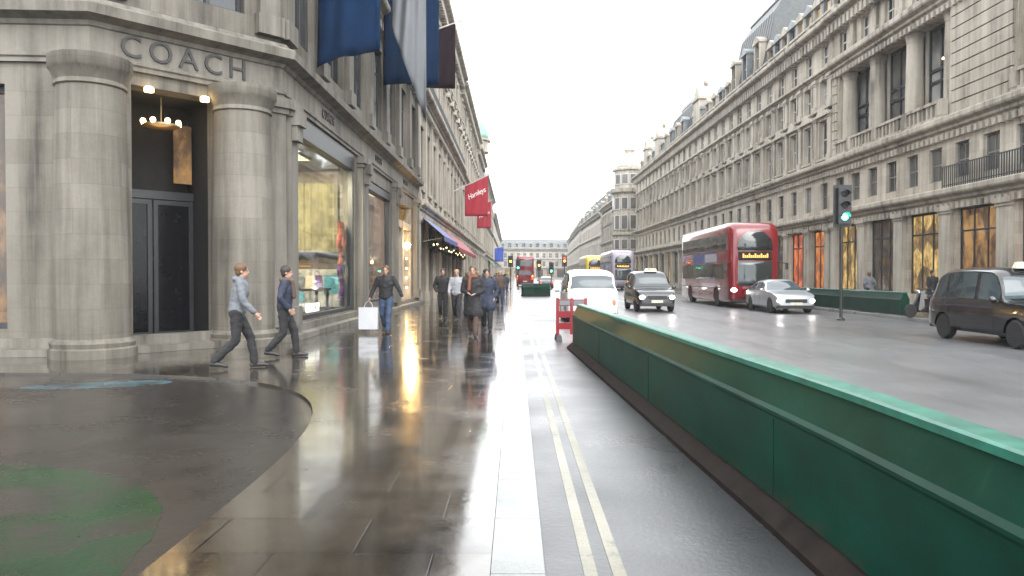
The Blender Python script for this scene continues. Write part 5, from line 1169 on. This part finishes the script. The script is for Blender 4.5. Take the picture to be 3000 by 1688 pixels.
        for i in range(4):
            f0 = wr[q]+d*.085*k+fw*(-.027+.018*i)*k; f1 = f0+d*(.035+.006*(i in (1, 2)))*k+side*sg_*.004*k; f2 = f1+d*(.026+.004*(i in (1, 2)))*k-side*sg_*-.014*k
            limb(b, [f0, f1, f2], [.0095*k, .0088*k, .0075*k], 6)
        limb(b, [wr[q]+d*.03*k+fw*.02*k, wr[q]+d*.065*k+fw*.050*k, wr[q]+d*.09*k+fw*.058*k], [.012*k, .010*k, .008*k], 6)
    me = remesh(b, voxel*.62 if voxel < .02 else voxel*.8, 2); me.materials.clear(); me.materials.append(MAT['skin'])
    def link(me, nm, mat):
        me.materials.clear(); me.materials.append(MAT[mat]); o = bpy.data.objects.new(nm, me); col.objects.link(o); o.parent = t; me.shade_smooth(); return o
    link(me, 'body', 'skin')
    # trousers
    c = MB()
    for q in (0, 1):
        lo = an[q]+V(0, -.01, .02); limb(c, [hip[q]+V(0, -.01, .02), kn[q]+V(0, 0, .0), lo], [.112*k, .078*k, .070*k])
    limb(c, [V(-.05, -.015, 1.0), V(.05, -.015, 1.0)], [.118*k, .118*k]); limb(c, [V(-.06, -.02, .93), V(.06, -.02, .93)], [.12*k, .12*k])
    link(remesh(c, voxel, 2, .012), 'trousers', legs)
    # jacket
    c = MB(); u_ = .028
    for q in (-1, 1): limb(c, [V(q*.065, 0, .97), V(q*.055, lean*.4, 1.1), V(q*.085, lean*.9, 1.30), V(q*.10, lean, 1.395)], [(.105+u_)*k, (.095+u_)*k, (.10+u_)*k, (.072+u_)*k])
    limb(c, [V(0, 0, .98), V(0, lean, 1.36)], [.148*k, .146*k]); limb(c, [V(-.07, lean-.01, 1.46), V(.07, lean-.01, 1.46)], [.062*k, .062*k]); limb(c, [V(0, lean-.005, 1.45), V(0, lean, 1.515)], [.078*k, .068*k])
    for q in (0, 1): limb(c, [sh[q], el[q], wr[q].lerp(el[q], .06)], [.078*k, .062*k, .048*k])
    if coat:
        for q in (-1, 1): limb(c, [V(q*.06, 0, .98), V(q*.095, -q*.10*s_/.3+.02, .98-coat)], [.13*k, .165*k])
        limb(c, [V(0, .0, .98), V(0, .02, .98-coat)], [.145*k, .18*k])
    if hood: c.ball(hd+V(0, -.10, -.13), (.105*k, .07*k, .07*k), 14, 10)
    link(remesh(c, voxel, 2, .010), 'jacket', top)
    # shoes
    for q in (0, 1):
        c = MB(); limb(c, [an[q]+V(0, -.055, -.04), an[q].lerp(toe[q], .5)+V(0, 0, -.008), toe[q]+V(0, .02, 0)], [.046*k, .045*k, .034*k]); limb(c, [an[q]+V(0, -.01, .02), an[q]+V(0, -.02, -.03)], [.05*k, .048*k])
        for i, v in enumerate(c.v): c.v[i] = (v[0], v[1], max(v[2], .004))
        link(remesh(c, .016, 1), 'shoe', shoes)
    # hair
    c = MB(); c.ball(hp(0, -.022, .052), (.093*k, .106*k, .100*k), 16, 12, rotz); c.ball(hp(0, -.055, -.005), (.076*k, .060*k, .085*k), 14, 10, rotz)
    if longhair: c.ball(hp(0, -.075, -.10), (.085*k, .045*k, .15*k), 14, 10, rotz)
    link(remesh(c, .012, 1, .005), 'hair', hair)
    if face:
        for q in (-1, 1): c = MB(); c.ball(hp(q*.030, .083, .012), (.013*k, .010*k, .009*k), 8, 6); o = lbuild(c, 'eye', 'eye_dark', t, True)
        c = MB(); c.ball(hp(0, .097, -.060), (.021*k, .006*k, .006*k), 8, 6); lbuild(c, 'lips', 'lip', t, True)
    if scarf:
        c = MB(); n = 14
        for i in range(n):
            a = 2*math.pi*i/n; b2 = 2*math.pi*(i+1)/n; limb(c, [V(.10*math.cos(a), lean+.09*math.sin(a), 1.50), V(.10*math.cos(b2), lean+.09*math.sin(b2), 1.50)], [.045*k, .045*k], 8)
        limb(c, [V(.06, lean+.13, 1.48), V(.08, lean+.16, 1.18)], [.045*k, .05*k]); link(remesh(c, .018, 1), 'scarf', scarf)
    if backpack:
        c = MB(); c.ball(V(0, lean-.20, 1.24), (.15*k, .10*k, .21*k), 14, 10); lbuild(c, 'backpack', backpack, t, True)
    if bag:
        mat_, q, size, lab = bag; hnd = wr[q]+(wr[q]-el[q]).normalized()*.12*k; sx, sy, sz = size
        wp = Matrix.Rotation(rz, 4, 'Z') @ hnd+Vector(loc); bt = thing('carrier_bag', lab, 'bag', wp, rz)
        m = MB(); m.hexa([(-sx/2, -sy/2, -.16-sz), (sx/2, -sy/2, -.16-sz), (sx/2, sy/2, -.16-sz), (-sx/2, sy/2, -.16-sz), (-sx/2*1.04, -sy/2*.5, -.16), (sx/2*1.04, -sy/2*.5, -.16), (sx/2*1.04, sy/2*.5, -.16), (-sx/2*1.04, sy/2*.5, -.16)]); lbuild(m, 'bag_body', mat_, bt)
        for yy in (-sy*.2, sy*.2):
            m = MB(); pv_ = None
            for i in range(9):
                a = math.pi*i/8; p_ = (sx*.22*math.cos(a), yy*(1-math.sin(a)), -.165+.165*math.sin(a))
                if pv_: m.tube(pv_, p_, .006, n=6)
                pv_ = p_
            lbuild(m, 'handle', mat_, bt)
    return t
person('man in black jumper and blue jeans walking towards us past the pink window', (-3.45, 20.3, 0), R(178), 'wear_black', 'denim', 'hair_brown', 1.78, .24, 'out', voxel=.018, bag=('bag_white', 1, (.50, .14, .58), 'large white carrier bag held by the man in the black jumper'))
person('person in a pale grey jacket crossing the side street mouth, nearest walker', (-4.6, 12.55, 0), R(-72), 'wear_grey', 'wear_black', 'hair_brown', 1.72, .33, 'walk', voxel=.016, hood=True, lean=.06)
person('person in a navy jacket walking just behind the pale grey jacket', (-4.35, 14.3, 0), R(-80), 'wear_navy', 'wear_black', 'hair_dark', 1.70, .26, 'pocket', coat=0, voxel=.018, scarf='wear_brown')
person('person in a long black coat with a rust scarf walking towards us', (-1.05, 19.0, 0), R(176), 'wear_black', 'wear_brown', 'hair_brown', 1.76, .28, 'front', coat=.38, voxel=.02, scarf='wear_rust')
person('person in a dark coat close beside the long black coat', (-.78, 21.0, 0), R(183), 'wear_navy', 'wear_black', 'hair_dark', 1.70, .22, 'pocket', coat=.28, voxel=.022)
person('person in a pale grey and white top with dark trousers', (-2.0, 26.0, 0), R(175), 'wear_white', 'wear_black', 'hair_fair', 1.72, .25, 'walk', voxel=.022, woman=True, longhair=True)
person('person in black to the left of the white topped walker', (-2.55, 26.8, 0), R(185), 'wear_black', 'wear_black', 'hair_dark', 1.76, .25, 'pocket', voxel=.024)
tops = [('navy', 'wear_navy'), ('black', 'wear_black'), ('brown', 'wear_brown'), ('black', 'wear_black'), ('rust orange', 'wear_rust'), ('grey', 'wear_grey'), ('black', 'wear_black')]
rnd = random.Random(21)
crowd = [(-1.3, 33), (-2.3, 36), (-.75, 38), (-1.75, 42), (-3.2, 44), (-1.1, 47), (-2.5, 51), (-.7, 54), (-1.9, 58), (-3.4, 62), (-1.2, 66), (-2.4, 71), (-.8, 78), (-3.0, 84), (-1.7, 92), (-2.6, 100)]
for i, (x, y) in enumerate(crowd):
    cn, cm = tops[i % 7]; away = i % 3 == 1
    person('walker in a %s coat, %s from the front of the left pavement crowd' % (cn, ['first', 'second', 'third', 'fourth', 'fifth', 'sixth', 'seventh', 'eighth', 'ninth', 'tenth', 'eleventh', 'twelfth', 'thirteenth', 'fourteenth', 'fifteenth', 'farthest'][i]),
           (x, y, 0), R(0 if away else 180)+rnd.uniform(-.15, .15), cm, ['wear_black', 'denim', 'wear_navy'][i % 3], ['hair_dark', 'hair_brown', 'hair_fair', 'hair_dark'][i % 4], rnd.uniform(1.62, 1.84), rnd.uniform(.2, .32), ['walk', 'pocket', 'walk', 'front'][i % 4], coat=.25*(i % 2), voxel=.03, face=y < 50, woman=i % 3 == 0, longhair=i % 3 == 0, group='people in the crowd on the left pavement', backpack='wear_black' if i == 4 else None)
person('person in dark clothes beside the parked scooter on the right pavement', (16.6, 30.3, 0), R(195), 'wear_black', 'wear_navy', 'hair_dark', 1.74, .22, 'walk', voxel=.024, bag=('wear_pink', 1, (.34, .12, .36), 'pink carrier bag held by the person beside the scooter'))
person('person in a grey coat passing the gold lit window on the right', (17.0, 36.5, 0), R(5), 'wear_grey', 'wear_black', 'hair_brown', 1.68, .25, 'pocket', coat=.2, voxel=.028, face=False)

# ------------------------------------------------------------------ wet air of a rainy street
m = MB(); m.box(-60, 60, -15, 380, -1.6, 40)
hz = m.build('haze', 'ivory'); hz['kind'] = 'stuff'
hm = bpy.data.materials.new('haze_air'); hm.use_nodes = True; hn = hm.node_tree.nodes; hn.remove(hn['Principled BSDF'])
pvn = hn.new('ShaderNodeVolumePrincipled'); pvn.inputs['Density'].default_value = .0006; pvn.inputs['Color'].default_value = (.85, .87, .9, 1); pvn.inputs['Anisotropy'].default_value = .2
hm.node_tree.links.new(pvn.outputs[0], hn['Material Output'].inputs['Volume']); hz.data.materials.clear(); hz.data.materials.append(hm)
